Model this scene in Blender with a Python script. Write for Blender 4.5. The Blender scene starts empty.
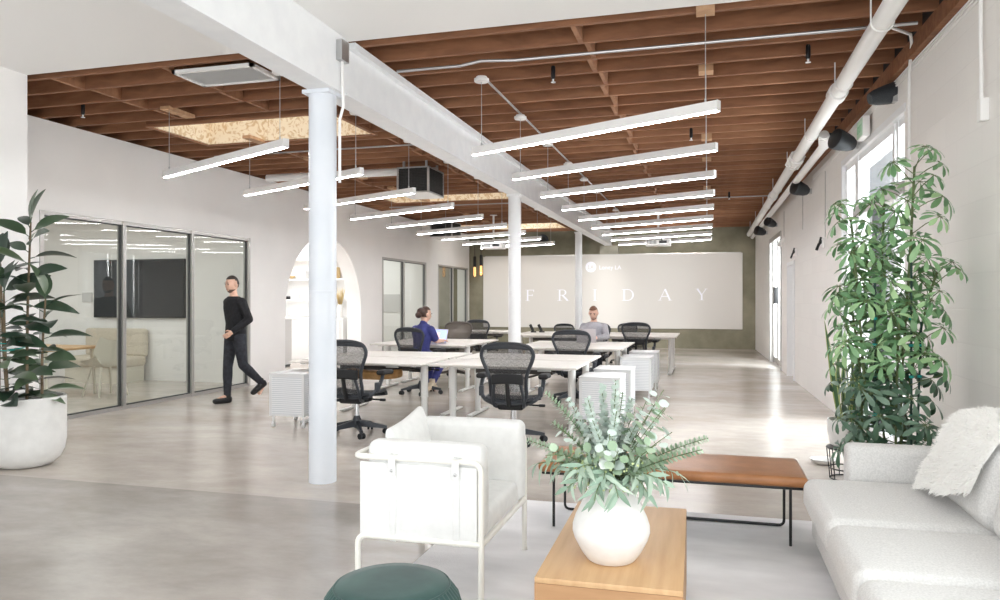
import bpy, bmesh, math, random
from mathutils import Vector, Matrix, Euler, noise
random.seed(7)
PI = math.pi
SC = bpy.context.scene
COL = SC.collection

# ------------------------------------------------------------------ materials
def lin(c):
    out = []
    for v in c[:3]:
        v = v / 255.0
        out.append(v / 12.92 if v <= 0.04045 else ((v + 0.055) / 1.055) ** 2.4)
    return (out[0], out[1], out[2], 1.0)

def mat(name, col, rough=0.6, metal=0.0, spec=0.5, **kw):
    m = bpy.data.materials.new(name)
    m.use_nodes = True
    b = m.node_tree.nodes['Principled BSDF']
    b.inputs['Base Color'].default_value = lin(col)
    b.inputs['Roughness'].default_value = rough
    b.inputs['Metallic'].default_value = metal
    b.inputs['Specular IOR Level'].default_value = spec
    for k, v in kw.items():
        b.inputs[k.replace('_', ' ')].default_value = v
    return m

def nt(m):
    t = m.node_tree
    return t, t.nodes, t.links, t.nodes['Principled BSDF']

def noisy(name, c1, c2, scale=5.0, rough=0.6, stretch=(1, 1, 1), detail=4.0, bump=0.0, bscale=None, metal=0.0,
          lo=0.35, hi=0.65, spec=0.5, dist=0.0):
    """two-colour procedural material on object coordinates"""
    m = mat(name, c1, rough, metal, spec)
    t, N, L, b = nt(m)
    tc = N.new('ShaderNodeTexCoord'); mp = N.new('ShaderNodeMapping')
    mp.inputs['Scale'].default_value = stretch
    L.new(tc.outputs['Object'], mp.inputs['Vector'])
    nz = N.new('ShaderNodeTexNoise'); nz.inputs['Scale'].default_value = scale
    nz.inputs['Detail'].default_value = detail; nz.inputs['Distortion'].default_value = dist
    L.new(mp.outputs['Vector'], nz.inputs['Vector'])
    r = N.new('ShaderNodeValToRGB')
    r.color_ramp.elements[0].position = lo; r.color_ramp.elements[0].color = lin(c1)
    r.color_ramp.elements[1].position = hi; r.color_ramp.elements[1].color = lin(c2)
    L.new(nz.outputs['Fac'], r.inputs['Fac']); L.new(r.outputs['Color'], b.inputs['Base Color'])
    if bump:
        n2 = N.new('ShaderNodeTexNoise'); n2.inputs['Scale'].default_value = bscale or scale * 4
        L.new(mp.outputs['Vector'], n2.inputs['Vector'])
        bp = N.new('ShaderNodeBump'); bp.inputs['Strength'].default_value = bump
        bp.inputs['Distance'].default_value = 0.01
        L.new(n2.outputs['Fac'], bp.inputs['Height']); L.new(bp.outputs['Normal'], b.inputs['Normal'])
    return m

def leafmat(name, c1, c2, rough=0.45, c3=None):
    """each leaf (mesh island) gets its own tint"""
    m = mat(name, c1, rough)
    t, N, L, b = nt(m)
    g = N.new('ShaderNodeNewGeometry'); r = N.new('ShaderNodeValToRGB')
    r.color_ramp.elements[0].color = lin(c1); r.color_ramp.elements[1].color = lin(c2)
    if c3:
        e = r.color_ramp.elements.new(0.5); e.color = lin(c3)
    L.new(g.outputs['Random Per Island'], r.inputs['Fac']); L.new(r.outputs['Color'], b.inputs['Base Color'])
    return m

M = {}
M['wall'] = noisy('white_plaster', (242, 240, 238), (246, 244, 242), 1.3, 0.75, bump=0.05, bscale=40)
M['ceilwhite'] = mat('ceiling_paint', (240, 239, 237), 0.8)
M['beam'] = noisy('white_steel_paint', (232, 233, 235), (238, 239, 240), 6, 0.45, bump=0.06, bscale=30)
M['column'] = noisy('column_paint', (216, 221, 228), (222, 226, 232), 3, 0.4)
M['column2'] = noisy('white_column_paint', (230, 231, 232), (236, 237, 237), 3, 0.4)
M['white'] = mat('white_powdercoat', (242, 241, 239), 0.4)
M['whitemetal'] = mat('white_metal', (236, 237, 238), 0.35)
M['fixture'] = mat('fixture_white', (226, 224, 222), 0.5)
M['alu'] = mat('brushed_aluminium', (186, 184, 181), 0.35, 0.55)
M['darkalu'] = mat('dark_gasket', (70, 72, 72), 0.5)
M['steel'] = mat('galvanised_steel', (190, 190, 190), 0.35, 0.8)
M['chrome'] = mat('chrome', (210, 212, 214), 0.15, 1.0)
M['black'] = mat('black_metal', (26, 26, 28), 0.4)
M['blackmatt'] = mat('black_matt', (22, 22, 24), 0.7)
M['rubber'] = mat('black_rubber', (34, 35, 37), 0.8)
M['chairframe'] = mat('graphite_plastic', (44, 48, 54), 0.42)
M['chairbrown'] = mat('brown_grey_plastic', (82, 74, 68), 0.5)
M['speaker'] = noisy('speaker_grille', (44, 48, 52), (62, 66, 70), 200, 0.6)
M['grille'] = noisy('hvac_grille', (20, 20, 20), (52, 50, 48), 60, 0.6, stretch=(1, 1, 1))
M['joist'] = noisy('joist_wood', (120, 79, 53), (158, 110, 78), 2.2, 0.7, stretch=(1.2, 8, 6), detail=6, lo=0.25, hi=0.75, dist=0.6)
M['joist2'] = noisy('joist_wood_pale', (138, 94, 66), (172, 124, 90), 2.0, 0.7, stretch=(1.2, 8, 6), detail=6, lo=0.25, hi=0.75, dist=0.6)
M['deck'] = noisy('deck_wood', (106, 69, 47), (138, 94, 66), 2.0, 0.8, stretch=(9, 0.6, 1), detail=5)
M['block'] = noisy('blocking_wood', (176, 134, 98), (198, 160, 124), 3, 0.7, stretch=(1, 6, 1))
M['osb'] = noisy('osb_board', (216, 190, 152), (242, 228, 204), 9, 0.8, detail=3, lo=0.42, hi=0.5, dist=2.0)
M['concrete_wall'] = noisy('olive_concrete', (108, 104, 86), (140, 135, 116), 1.6, 0.85, detail=8, lo=0.3, hi=0.7, bump=0.3, bscale=25)
M['corbel'] = noisy('grey_concrete_pad', (150, 146, 132), (168, 164, 150), 4, 0.85)
M['beardbrown'] = noisy('short_beard', (92, 70, 60), (118, 92, 80), 80, 0.7)
M['cmu'] = noisy('painted_block', (164, 166, 168), (174, 176, 178), 1.5, 0.75, bump=0.08, bscale=30)
M['tabletop'] = noisy('desk_laminate', (212, 206, 199), (217, 212, 205), 12, 0.4)
M['deskleg'] = mat('desk_leg_paint', (238, 237, 234), 0.4)
M['gapshade'] = mat('joist_gap_shade', (38, 38, 40), 0.8)  # near-black colour put in for the shade between joist ends
M['pedwhite'] = mat('pedestal_white', (220, 220, 220), 0.45)
M['tray'] = mat('dark_cable_tray', (66, 62, 58), 0.6)
M['traywood'] = noisy('cardboard_tan', (150, 112, 66), (180, 140, 92), 14, 0.8)
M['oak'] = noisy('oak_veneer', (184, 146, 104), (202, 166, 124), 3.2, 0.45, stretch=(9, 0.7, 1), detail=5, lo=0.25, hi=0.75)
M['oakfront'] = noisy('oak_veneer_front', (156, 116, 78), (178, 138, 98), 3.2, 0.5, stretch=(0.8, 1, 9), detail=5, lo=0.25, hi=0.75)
M['leather'] = noisy('brown_leather', (148, 98, 58), (170, 116, 74), 6, 0.36, detail=6, bump=0.12, bscale=60)
M['sofa'] = noisy('pale_grey_weave', (208, 207, 205), (223, 222, 220), 130, 0.95, detail=2, bump=0.25, bscale=180)
M['canvas'] = noisy('white_canvas', (224, 224, 222), (230, 230, 228), 20, 0.9, bump=0.1, bscale=150)
M['cream'] = mat('cream_tube_paint', (236, 234, 226), 0.4)
M['fur'] = mat('white_fur', (250, 249, 246), 0.9)
M['velvet'] = noisy('green_velvet', (28, 60, 57), (54, 88, 82), 4, 0.75, detail=4)
M['velvet'].node_tree.nodes['Principled BSDF'].inputs['Sheen Weight'].default_value = 0.15
M['ceramic'] = noisy('white_ceramic', (224, 222, 219), (230, 228, 225), 25, 0.55, bump=0.06, bscale=60)
M['pot'] = noisy('white_planter', (216, 215, 212), (223, 222, 219), 12, 0.7, bump=0.03, bscale=50)
M['soil'] = noisy('soil', (44, 34, 26), (70, 56, 44), 30, 0.95)
M['stem'] = noisy('brown_stem', (98, 84, 64), (128, 110, 86), 20, 0.8)
M['greenstem'] = mat('green_stem', (96, 112, 70), 0.6)
M['bamboo'] = mat('green_stake', (34, 66, 56), 0.6)
M['tie'] = mat('teal_tie', (20, 160, 150), 0.6)
M['rubberleaf'] = leafmat('rubber_plant_leaf', (38, 56, 46), (92, 112, 82), 0.3, (60, 80, 62))
M['scheff'] = leafmat('schefflera_leaf', (84, 128, 84), (168, 202, 148), 0.42, (120, 162, 114))
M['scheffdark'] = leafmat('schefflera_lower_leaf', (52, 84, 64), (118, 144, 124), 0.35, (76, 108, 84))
M['snake'] = leafmat('snake_leaf_edge', (196, 200, 130), (150, 170, 100), 0.45)
M['snakein'] = leafmat('snake_leaf_middle', (64, 104, 66), (92, 130, 84), 0.45)
M['euc_silver'] = leafmat('silver_eucalyptus', (208, 219, 210), (230, 236, 230), 0.6, (190, 205, 196))
M['euc_green'] = leafmat('green_eucalyptus', (130, 154, 124), (182, 200, 174), 0.5, (156, 178, 150))
M['euc_long'] = leafmat('willow_eucalyptus', (118, 144, 124), (188, 204, 186), 0.5, (152, 174, 154))
M['euc_seed'] = leafmat('eucalyptus_seed', (168, 186, 128), (206, 214, 160), 0.6)
M['screen'] = mat('projection_fabric', (206, 202, 197), 0.9)
M['lettering'] = mat('projected_lettering', (238, 238, 246), 0.9)  # the projected light is put into a paler diffuse colour
M['skin'] = noisy('skin', (212, 168, 146), (220, 180, 158), 30, 0.5)
M['hairdark'] = noisy('dark_hair', (40, 32, 28), (62, 50, 42), 60, 0.5)
M['hairbrown'] = noisy('brown_hair', (48, 30, 22), (76, 48, 36), 60, 0.45)
M['hairginger'] = noisy('ginger_hair', (96, 62, 44), (124, 84, 60), 60, 0.5)
M['sweater'] = noisy('black_knit', (22, 22, 25), (34, 34, 38), 40, 0.9)
M['jeans'] = noisy('dark_jeans', (34, 36, 42), (50, 52, 60), 20, 0.85)
M['navy'] = noisy('navy_cotton', (48, 52, 112), (60, 64, 128), 20, 0.85)
M['grey'] = noisy('grey_marl', (160, 158, 162), (176, 174, 178), 60, 0.9)
M['shoe'] = mat('black_shoe', (20, 20, 22), 0.5)
M['beigeshoe'] = mat('beige_shoe', (206, 190, 166), 0.7)
M['lips'] = mat('lips', (170, 104, 92), 0.5)
M['laptop'] = mat('silver_laptop', (196, 190, 192), 0.35, 0.3)
M['tv'] = mat('tv_glass', (36, 40, 44), 0.12)
M['shell'] = mat('cream_shell', (222, 216, 202), 0.55)
M['basket'] = noisy('woven_tan', (190, 160, 110), (212, 186, 140), 40, 0.8)
M['drygrass'] = leafmat('dry_grass', (206, 184, 130), (226, 206, 160), 0.8)
M['cabinet'] = mat('white_cabinet', (238, 237, 235), 0.5)
M['cabgrey'] = mat('pale_grey_cabinet', (206, 204, 202), 0.5)
M['bench_beige'] = noisy('beige_upholstery', (206, 196, 178), (214, 204, 188), 40, 0.9)
M['exit'] = mat('exit_green_face', (190, 222, 196), 0.5)
M['exitletters'] = mat('exit_letters', (140, 200, 156), 0.5)

def emat(name, col, strength):
    m = bpy.data.materials.new(name); m.use_nodes = True
    b = m.node_tree.nodes['Principled BSDF']
    b.inputs['Base Color'].default_value = lin(col)
    b.inputs['Emission Color'].default_value = lin(col)
    b.inputs['Emission Strength'].default_value = strength
    return m
M['led'] = emat('led_diffuser', (247, 247, 249), 24.0)
M['filament'] = emat('bulb_filament', (255, 205, 150), 1.0)
M['laptopscreen'] = emat('laptop_display', (150, 165, 225), 0.7)
M['photo_orange'] = emat('display_window', (226, 190, 186), 0.6)

def glassmat(name, tint, refl=0.06, rough=0.0):
    m = bpy.data.materials.new(name); m.use_nodes = True
    t = m.node_tree; N = t.nodes; L = t.links
    N.clear()
    out = N.new('ShaderNodeOutputMaterial'); mix = N.new('ShaderNodeMixShader')
    tr = N.new('ShaderNodeBsdfTransparent'); gl = N.new('ShaderNodeBsdfGlossy')
    fr = N.new('ShaderNodeLayerWeight'); fr.inputs['Blend'].default_value = 0.5
    pw = N.new('ShaderNodeMath'); pw.operation = 'POWER'; pw.inputs[1].default_value = 4.0
    ad = N.new('ShaderNodeMath'); ad.operation = 'MULTIPLY_ADD'
    ad.inputs[1].default_value = 0.75; ad.inputs[2].default_value = refl
    ad.use_clamp = True
    tr.inputs['Color'].default_value = lin(tint); gl.inputs['Roughness'].default_value = rough
    L.new(fr.outputs['Facing'], pw.inputs[0]); L.new(pw.outputs[0], ad.inputs[0]); L.new(ad.outputs[0], mix.inputs['Fac'])
    L.new(tr.outputs['BSDF'], mix.inputs[1]); L.new(gl.outputs['BSDF'], mix.inputs[2])
    L.new(mix.outputs['Shader'], out.inputs['Surface'])
    return m
M['glass'] = glassmat('partition_glass', (238, 242, 238), 0.06)
M['winglass'] = glassmat('window_glass', (244, 248, 248), 0.02)
M['bulbglass'] = glassmat('bulb_glass', (250, 232, 205), 0.05)

def mesh_fabric(name='chair_mesh', col=(60, 60, 62), k=1.0):
    m = bpy.data.materials.new(name); m.use_nodes = True
    t, N, L, b = nt(m)
    b.inputs['Base Color'].default_value = lin(col); b.inputs['Roughness'].default_value = 0.7
    out = N['Material Output']; tr = N.new('ShaderNodeBsdfTransparent'); mix = N.new('ShaderNodeMixShader')
    tc = N.new('ShaderNodeTexCoord'); mp = N.new('ShaderNodeMapping')
    mp.inputs['Rotation'].default_value = (0, 0.35, 0); mp.inputs['Scale'].default_value = (1, 0.1, 0.35)
    w = N.new('ShaderNodeTexNoise'); w.inputs['Scale'].default_value = 220; w.inputs['Detail'].default_value = 1
    r = N.new('ShaderNodeValToRGB')
    r.color_ramp.elements[0].position = 0.40; r.color_ramp.elements[0].color = (0.2 * k, 0.2 * k, 0.2 * k, 1)
    r.color_ramp.elements[1].position = 0.60; r.color_ramp.elements[1].color = (0.5 * k, 0.5 * k, 0.5 * k, 1)
    L.new(tc.outputs['Object'], mp.inputs['Vector']); L.new(mp.outputs['Vector'], w.inputs['Vector'])
    L.new(w.outputs['Fac'], r.inputs['Fac']); L.new(r.outputs['Color'], mix.inputs['Fac'])
    L.new(b.outputs['BSDF'], mix.inputs[1]); L.new(tr.outputs['BSDF'], mix.inputs[2])
    L.new(mix.outputs['Shader'], out.inputs['Surface'])
    return m
M['mesh'] = mesh_fabric()
M['meshbrown'] = mesh_fabric('brown_chair_mesh', (104, 94, 86), 0.5)

def ribbed_panel():
    """perforated white steel: fine horizontal ribs"""
    m = mat('ribbed_perforated_steel', (226, 228, 230), 0.5)
    t, N, L, b = nt(m)
    tc = N.new('ShaderNodeTexCoord'); w = N.new('ShaderNodeTexWave')
    w.bands_direction = 'Z'; w.inputs['Scale'].default_value = 14; w.inputs['Distortion'].default_value = 0.6
    r = N.new('ShaderNodeValToRGB')
    r.color_ramp.elements[0].color = lin((206, 208, 211)); r.color_ramp.elements[1].color = lin((238, 239, 240))
    L.new(tc.outputs['Object'], w.inputs['Vector']); L.new(w.outputs['Color'], r.inputs['Fac'])
    L.new(r.outputs['Color'], b.inputs['Base Color'])
    return m
M['ribbed'] = ribbed_panel()

def floor_mat():
    m = mat('polished_concrete', (190, 182, 172), 0.28, 0.0, 0.45)
    t, N, L, b = nt(m)
    tc = N.new('ShaderNodeTexCoord')
    mp = N.new('ShaderNodeMapping'); mp.inputs['Scale'].default_value = (0.55, 1.0, 1.0)
    L.new(tc.outputs['Object'], mp.inputs['Vector'])
    n1 = N.new('ShaderNodeTexNoise'); n1.inputs['Scale'].default_value = 0.9; n1.inputs['Detail'].default_value = 7
    n1.inputs['Distortion'].default_value = 0.4
    L.new(mp.outputs['Vector'], n1.inputs['Vector'])
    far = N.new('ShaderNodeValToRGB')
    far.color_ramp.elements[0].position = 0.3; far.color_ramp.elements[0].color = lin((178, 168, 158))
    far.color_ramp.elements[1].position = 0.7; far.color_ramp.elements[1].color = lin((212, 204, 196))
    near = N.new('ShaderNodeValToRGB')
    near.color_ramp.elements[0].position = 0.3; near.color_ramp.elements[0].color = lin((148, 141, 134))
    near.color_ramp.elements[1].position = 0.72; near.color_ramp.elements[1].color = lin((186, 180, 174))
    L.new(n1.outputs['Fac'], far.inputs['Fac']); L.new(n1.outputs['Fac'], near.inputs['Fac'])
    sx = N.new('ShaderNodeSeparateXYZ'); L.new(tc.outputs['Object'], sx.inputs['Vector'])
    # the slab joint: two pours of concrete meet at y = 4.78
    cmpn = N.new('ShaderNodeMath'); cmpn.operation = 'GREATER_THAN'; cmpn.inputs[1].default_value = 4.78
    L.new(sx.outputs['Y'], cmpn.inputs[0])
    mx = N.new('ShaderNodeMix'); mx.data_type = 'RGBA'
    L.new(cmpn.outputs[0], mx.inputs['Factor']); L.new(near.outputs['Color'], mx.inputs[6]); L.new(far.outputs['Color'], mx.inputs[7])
    # fine aggregate speckle and broader trowel marks
    n2 = N.new('ShaderNodeTexNoise'); n2.inputs['Scale'].default_value = 5.5; n2.inputs['Detail'].default_value = 9; n2.inputs['Roughness'].default_value = 0.7
    L.new(mp.outputs['Vector'], n2.inputs['Vector'])
    mr = N.new('ShaderNodeMapRange'); mr.inputs['From Min'].default_value = 0.3; mr.inputs['From Max'].default_value = 0.7
    mr.inputs['To Min'].default_value = 0.86; mr.inputs['To Max'].default_value = 1.1
    L.new(n2.outputs['Fac'], mr.inputs['Value'])
    vm = N.new('ShaderNodeVectorMath'); vm.operation = 'SCALE'
    L.new(mx.outputs[2], vm.inputs[0]); L.new(mr.outputs['Result'], vm.inputs['Scale'])
    L.new(vm.outputs[0], b.inputs['Base Color'])
    rr = N.new('ShaderNodeMapRange'); rr.inputs['To Min'].default_value = 0.16; rr.inputs['To Max'].default_value = 0.24
    L.new(n1.outputs['Fac'], rr.inputs['Value']); L.new(rr.outputs['Result'], b.inputs['Roughness'])
    return m
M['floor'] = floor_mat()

def block_wall():
    """white painted concrete block: faint mortar joints in bump and colour"""
    m = mat('painted_block_wall', (236, 233, 229), 0.7)
    t, N, L, b = nt(m)
    tc = N.new('ShaderNodeTexCoord'); mp = N.new('ShaderNodeMapping')
    mp.inputs['Rotation'].default_value = (0, 0, 0)
    sx = N.new('ShaderNodeSeparateXYZ'); cx = N.new('ShaderNodeCombineXYZ')
    L.new(tc.outputs['Object'], sx.inputs['Vector']); L.new(sx.outputs['Y'], cx.inputs['X']); L.new(sx.outputs['Z'], cx.inputs['Y'])
    br = N.new('ShaderNodeTexBrick'); br.inputs['Scale'].default_value = 1.0
    br.inputs['Brick Width'].default_value = 0.46; br.inputs['Row Height'].default_value = 0.23
    br.inputs['Mortar Size'].default_value = 0.006; br.inputs['Mortar Smooth'].default_value = 0.6
    br.inputs['Color1'].default_value = lin((238, 235, 231)); br.inputs['Color2'].default_value = lin((235, 232, 228))
    br.inputs['Mortar'].default_value = lin((233, 230, 226))
    L.new(cx.outputs['Vector'], br.inputs['Vector']); L.new(br.outputs['Color'], b.inputs['Base Color'])
    bp = N.new('ShaderNodeBump'); bp.inputs['Strength'].default_value = 0.12; bp.inputs['Distance'].default_value = 0.01; bp.invert = True
    L.new(br.outputs['Fac'], bp.inputs['Height']); L.new(bp.outputs['Normal'], b.inputs['Normal'])
    return m
M['block_wall'] = block_wall()
M['rug'] = noisy('pale_grey_rug', (218, 217, 218), (243, 242, 243), 2.4, 0.95, stretch=(0.7, 1.6, 1), detail=8, lo=0.3, hi=0.7, bump=0.3, bscale=120)

# ------------------------------------------------------------------ mesh builder
class MB:
    def __init__(s, warp=None):
        s.v = []; s.f = []; s.mi = []; s.cur = 0; s.warp = warp
    def add(s, vs, fs):
        o = len(s.v)
        s.v += [tuple(p) for p in vs]
        s.f += [tuple(i + o for i in f) for f in fs]
        s.mi += [s.cur] * len(fs)
    def box(s, x0, x1, y0, y1, z0, z1):
        vs = [(x0,y0,z0),(x1,y0,z0),(x1,y1,z0),(x0,y1,z0),(x0,y0,z1),(x1,y0,z1),(x1,y1,z1),(x0,y1,z1)]
        s.add(vs, [(0,3,2,1),(4,5,6,7),(0,1,5,4),(1,2,6,5),(2,3,7,6),(3,0,4,7)])
        return s
    def bbox(s, x0, x1, y0, y1, z0, z1, r=0.01, n=2):
        """box with rounded edges"""
        return s.soft(((x0+x1)/2, (y0+y1)/2, (z0+z1)/2), ((x1-x0)/2, (y1-y0)/2, (z1-z0)/2), r, n, 0, 0)
    def soft(s, c, h, r, n=3, m=0, puff=0.0, fn=None):
        """rounded box; n arc steps on the edges, m steps across the faces; puff swells the faces"""
        r = min(r, min(h) * 0.999)
        # parametric cube grid: positions along an axis in units, pre-projection
        def axis(hh):
            k = hh - r
            a = [-k - r * math.tan(PI/4 * (1 - i / n)) for i in range(n)]
            mid = [-k + 2 * k * j / (m + 1) for j in range(m + 2)]
            b = [k + r * math.tan(PI/4 * ((i + 1) / n)) for i in range(n)]
            return a + mid + b
        A = [axis(h[0]), axis(h[1]), axis(h[2])]
        idx = {}; vs = []; fs = []
        def put(p):
            key = (round(p[0], 6), round(p[1], 6), round(p[2], 6))
            if key in idx: return idx[key]
            q = [max(-(h[i]-r), min(h[i]-r, p[i])) for i in range(3)]
            d = Vector([p[i] - q[i] for i in range(3)])
            if d.length > 1e-9: d = d.normalized() * r
            o = [q[i] + d[i] for i in range(3)]
            if puff:
                u = [p[i] / h[i] for i in range(3)]
                for i in range(3):
                    j, k2 = (i + 1) % 3, (i + 2) % 3
                    if abs(u[i]) > 0.999:
                        o[i] += math.copysign(puff * max(0, 1 - u[j]**2) * max(0, 1 - u[k2]**2), u[i]) * (1.0 if h[i] == min(h) else 0.25)
            o = Vector(o)
            if fn: o = fn(o)
            vs.append((o[0] + c[0], o[1] + c[1], o[2] + c[2])); idx[key] = len(vs) - 1
            return idx[key]
        for ax in range(3):
            a1, a2 = (ax + 1) % 3, (ax + 2) % 3
            for sgn in (-1, 1):
                for i in range(len(A[a1]) - 1):
                    for j in range(len(A[a2]) - 1):
                        q = []
                        for (ii, jj) in ((i,j),(i+1,j),(i+1,j+1),(i,j+1)):
                            p = [0, 0, 0]; p[ax] = sgn * h[ax]; p[a1] = A[a1][ii]; p[a2] = A[a2][jj]
                            q.append(put(p))
                        if sgn < 0: q.reverse()
                        if len(set(q)) >= 3: fs.append(tuple(dict.fromkeys(q)))
        s.add(vs, fs); return s
    def ring(s, c, ax, r, n, up=None):
        ax = Vector(ax).normalized()
        u = Vector(up) if up else (Vector((0, 0, 1)) if abs(ax.z) < 0.9 else Vector((1, 0, 0)))
        a = ax.cross(u).normalized(); b = ax.cross(a).normalized()
        return [Vector(c) + r * (math.cos(2*PI*i/n) * a + math.sin(2*PI*i/n) * b) for i in range(n)]
    def cyl(s, p0, p1, r0, r1=None, n=16, caps=True):
        r1 = r0 if r1 is None else r1
        d = Vector(p1) - Vector(p0)
        vs = s.ring(p0, d, r0, n) + s.ring(p1, d, r1, n)
        fs = [(i, n + i, n + (i+1) % n, (i+1) % n) for i in range(n)]
        if caps: fs += [tuple(range(n)), tuple(reversed(range(n, 2*n)))]
        s.add(vs, fs); return s
    def tube(s, pts, r, n=8, closed=False, rs=None, squash=None):
        P = [Vector(p) for p in pts]; k = len(P)
        vs = []; fs = []; prev = None
        for i in range(k):
            if closed: t = P[(i+1) % k] - P[i-1]
            else: t = P[min(i+1, k-1)] - P[max(i-1, 0)]
            t.normalize()
            if prev is None:
                u = Vector((0, 0, 1)) if abs(t.z) < 0.9 else Vector((1, 0, 0))
                a = t.cross(u).normalized()
            else:
                a = (prev - t * prev.dot(t)).normalized()
            prev = a; b = t.cross(a).normalized()
            rr = rs[i] if rs else r
            for j in range(n):
                vs.append(P[i] + rr * (math.cos(2*PI*j/n) * a + math.sin(2*PI*j/n) * b))
        for i in range(k if closed else k - 1):
            i2 = (i + 1) % k
            for j in range(n):
                fs.append((i*n + j, i*n + (j+1) % n, i2*n + (j+1) % n, i2*n + j))
        if not closed: fs += [tuple(reversed(range(n))), tuple(range((k-1)*n, k*n))]
        s.add(vs, fs); return s
    def lathe(s, prof, c=(0, 0, 0), n=32, fn=None):
        vs = []; fs = []
        for (r, z) in prof:
            for j in range(n):
                a = 2*PI*j/n; rr = fn(r, z, a) if fn else r
                vs.append((c[0] + rr * math.cos(a), c[1] + rr * math.sin(a), c[2] + z))
        for i in range(len(prof) - 1):
            for j in range(n):
                fs.append((i*n + j, i*n + (j+1) % n, (i+1)*n + (j+1) % n, (i+1)*n + j))
        if prof[0][0] > 1e-5: fs.append(tuple(reversed(range(n))))
        if prof[-1][0] > 1e-5: fs.append(tuple(range((len(prof)-1)*n, len(prof)*n)))
        s.add(vs, fs); return s
    def prism(s, poly, axis, a0, a1):
        """poly: 2D points in the plane of the other two axes (cyclic order), extruded along axis"""
        n = len(poly)
        def mk(p, a):
            if axis == 'x': return (a, p[0], p[1])
            if axis == 'y': return (p[0], a, p[1])
            return (p[0], p[1], a)
        vs = [mk(p, a0) for p in poly] + [mk(p, a1) for p in poly]
        fs = [tuple(reversed(range(n))), tuple(range(n, 2*n))] + [(i, (i+1) % n, n + (i+1) % n, n + i) for i in range(n)]
        s.add(vs, fs); return s
    def grid(s, P, thick=0):
        """P[i][j] points"""
        a, b = len(P), len(P[0])
        vs = [p for row in P for p in row]
        fs = [(i*b + j, (i+1)*b + j, (i+1)*b + j + 1, i*b + j + 1) for i in range(a-1) for j in range(b-1)]
        s.add(vs, fs); return s
    def ball(s, c, r, n=10, m=7, sc=(1, 1, 1)):
        prof = [(max(1e-6, r * math.sin(PI*i/m)), -r * math.cos(PI*i/m)) for i in range(m + 1)]
        o = len(s.v)
        s.lathe(prof, (0, 0, 0), n)
        for i in range(o, len(s.v)):
            v = s.v[i]; s.v[i] = (c[0] + v[0]*sc[0], c[1] + v[1]*sc[1], c[2] + v[2]*sc[2])
        return s
    def leaf(s, p, d, nrm, ln, w, droop=0.2, fold=0.15, seg=4, tip=1.0, shape=None):
        d = Vector(d).normalized(); nrm = Vector(nrm)
        side = d.cross(nrm)
        if side.length < 1e-4: side = d.orthogonal()
        side.normalize(); nn = side.cross(d).normalized()
        L, C, R = [], [], []
        for i in range(seg + 1):
            t = i / seg
            ww = (shape(t) if shape else math.sin(PI * min(1, t ** 0.8)) ** 0.8) * w * 0.5
            ww = max(ww, w * 0.03)
            c = Vector(p) + d * (ln * t * (1 - 0.15 * droop * t)) - nn * (droop * ln * t * t)
            C.append(c); L.append(c - side * ww + nn * fold * ww); R.append(c + side * ww + nn * fold * ww)
        vs = L + C + R; k = seg + 1; fs = []
        for i in range(seg):
            fs.append((i, i+1, k+i+1, k+i)); fs.append((k+i, k+i+1, 2*k+i+1, 2*k+i))
        s.add(vs, fs); return s
    def xf(s, mtx, start=0):
        for i in range(start, len(s.v)): s.v[i] = tuple(mtx @ Vector(s.v[i]))
        return s
    def build(s, name, material, parent=None, smooth=35, loc=None):
        me = bpy.data.meshes.new(name)
        vs = [s.warp(v) for v in s.v] if s.warp else s.v
        me.from_pydata(vs, [], s.f)
        mats = material if isinstance(material, (list, tuple)) else [material]
        for m_ in mats: me.materials.append(M[m_] if isinstance(m_, str) else m_)
        if len(mats) > 1: me.polygons.foreach_set('material_index', s.mi)
        bm = bmesh.new(); bm.from_mesh(me)
        bmesh.ops.recalc_face_normals(bm, faces=bm.faces)
        bm.to_mesh(me); bm.free()
        if smooth:
            me.polygons.foreach_set('use_smooth', [True] * len(me.polygons))
            me.set_sharp_from_angle(angle=math.radians(smooth))
        me.update()
        o = bpy.data.objects.new(name, me); COL.objects.link(o)
        if parent is not None: o.parent = parent
        if loc: o.location = loc
        return o

def thing(name, label, cat, loc=(0, 0, 0), rz=0.0, group=None):
    o = bpy.data.objects.new(name, None); COL.objects.link(o)
    o.empty_display_size = 0.1
    o.location = loc; o.rotation_euler = (0, 0, rz)
    o['label'] = label; o['category'] = cat
    if group: o['group'] = group
    return o
def tag(o, label, cat, group=None):
    o['label'] = label; o['category'] = cat
    if group: o['group'] = group
    return o
def struct(o):
    o['kind'] = 'structure'; return o
def sempty(name):
    o = bpy.data.objects.new(name, None); COL.objects.link(o); o['kind'] = 'structure'; return o
def dup(root, label, loc=None, rz=None, scale=None):
    r = root.copy(); COL.objects.link(r); r['label'] = label
    if loc is not None: r.location = loc
    if rz is not None: r.rotation_euler = (0, 0, rz)
    if scale: r.scale = (scale,) * 3
    kids = [o for o in COL.objects if o.parent == root]
    for ch in kids:
        c = ch.copy(); COL.objects.link(c); c.parent = r
        for g in [o for o in COL.objects if o.parent == ch]:
            d = g.copy(); COL.objects.link(d); d.parent = c
    return r

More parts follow.
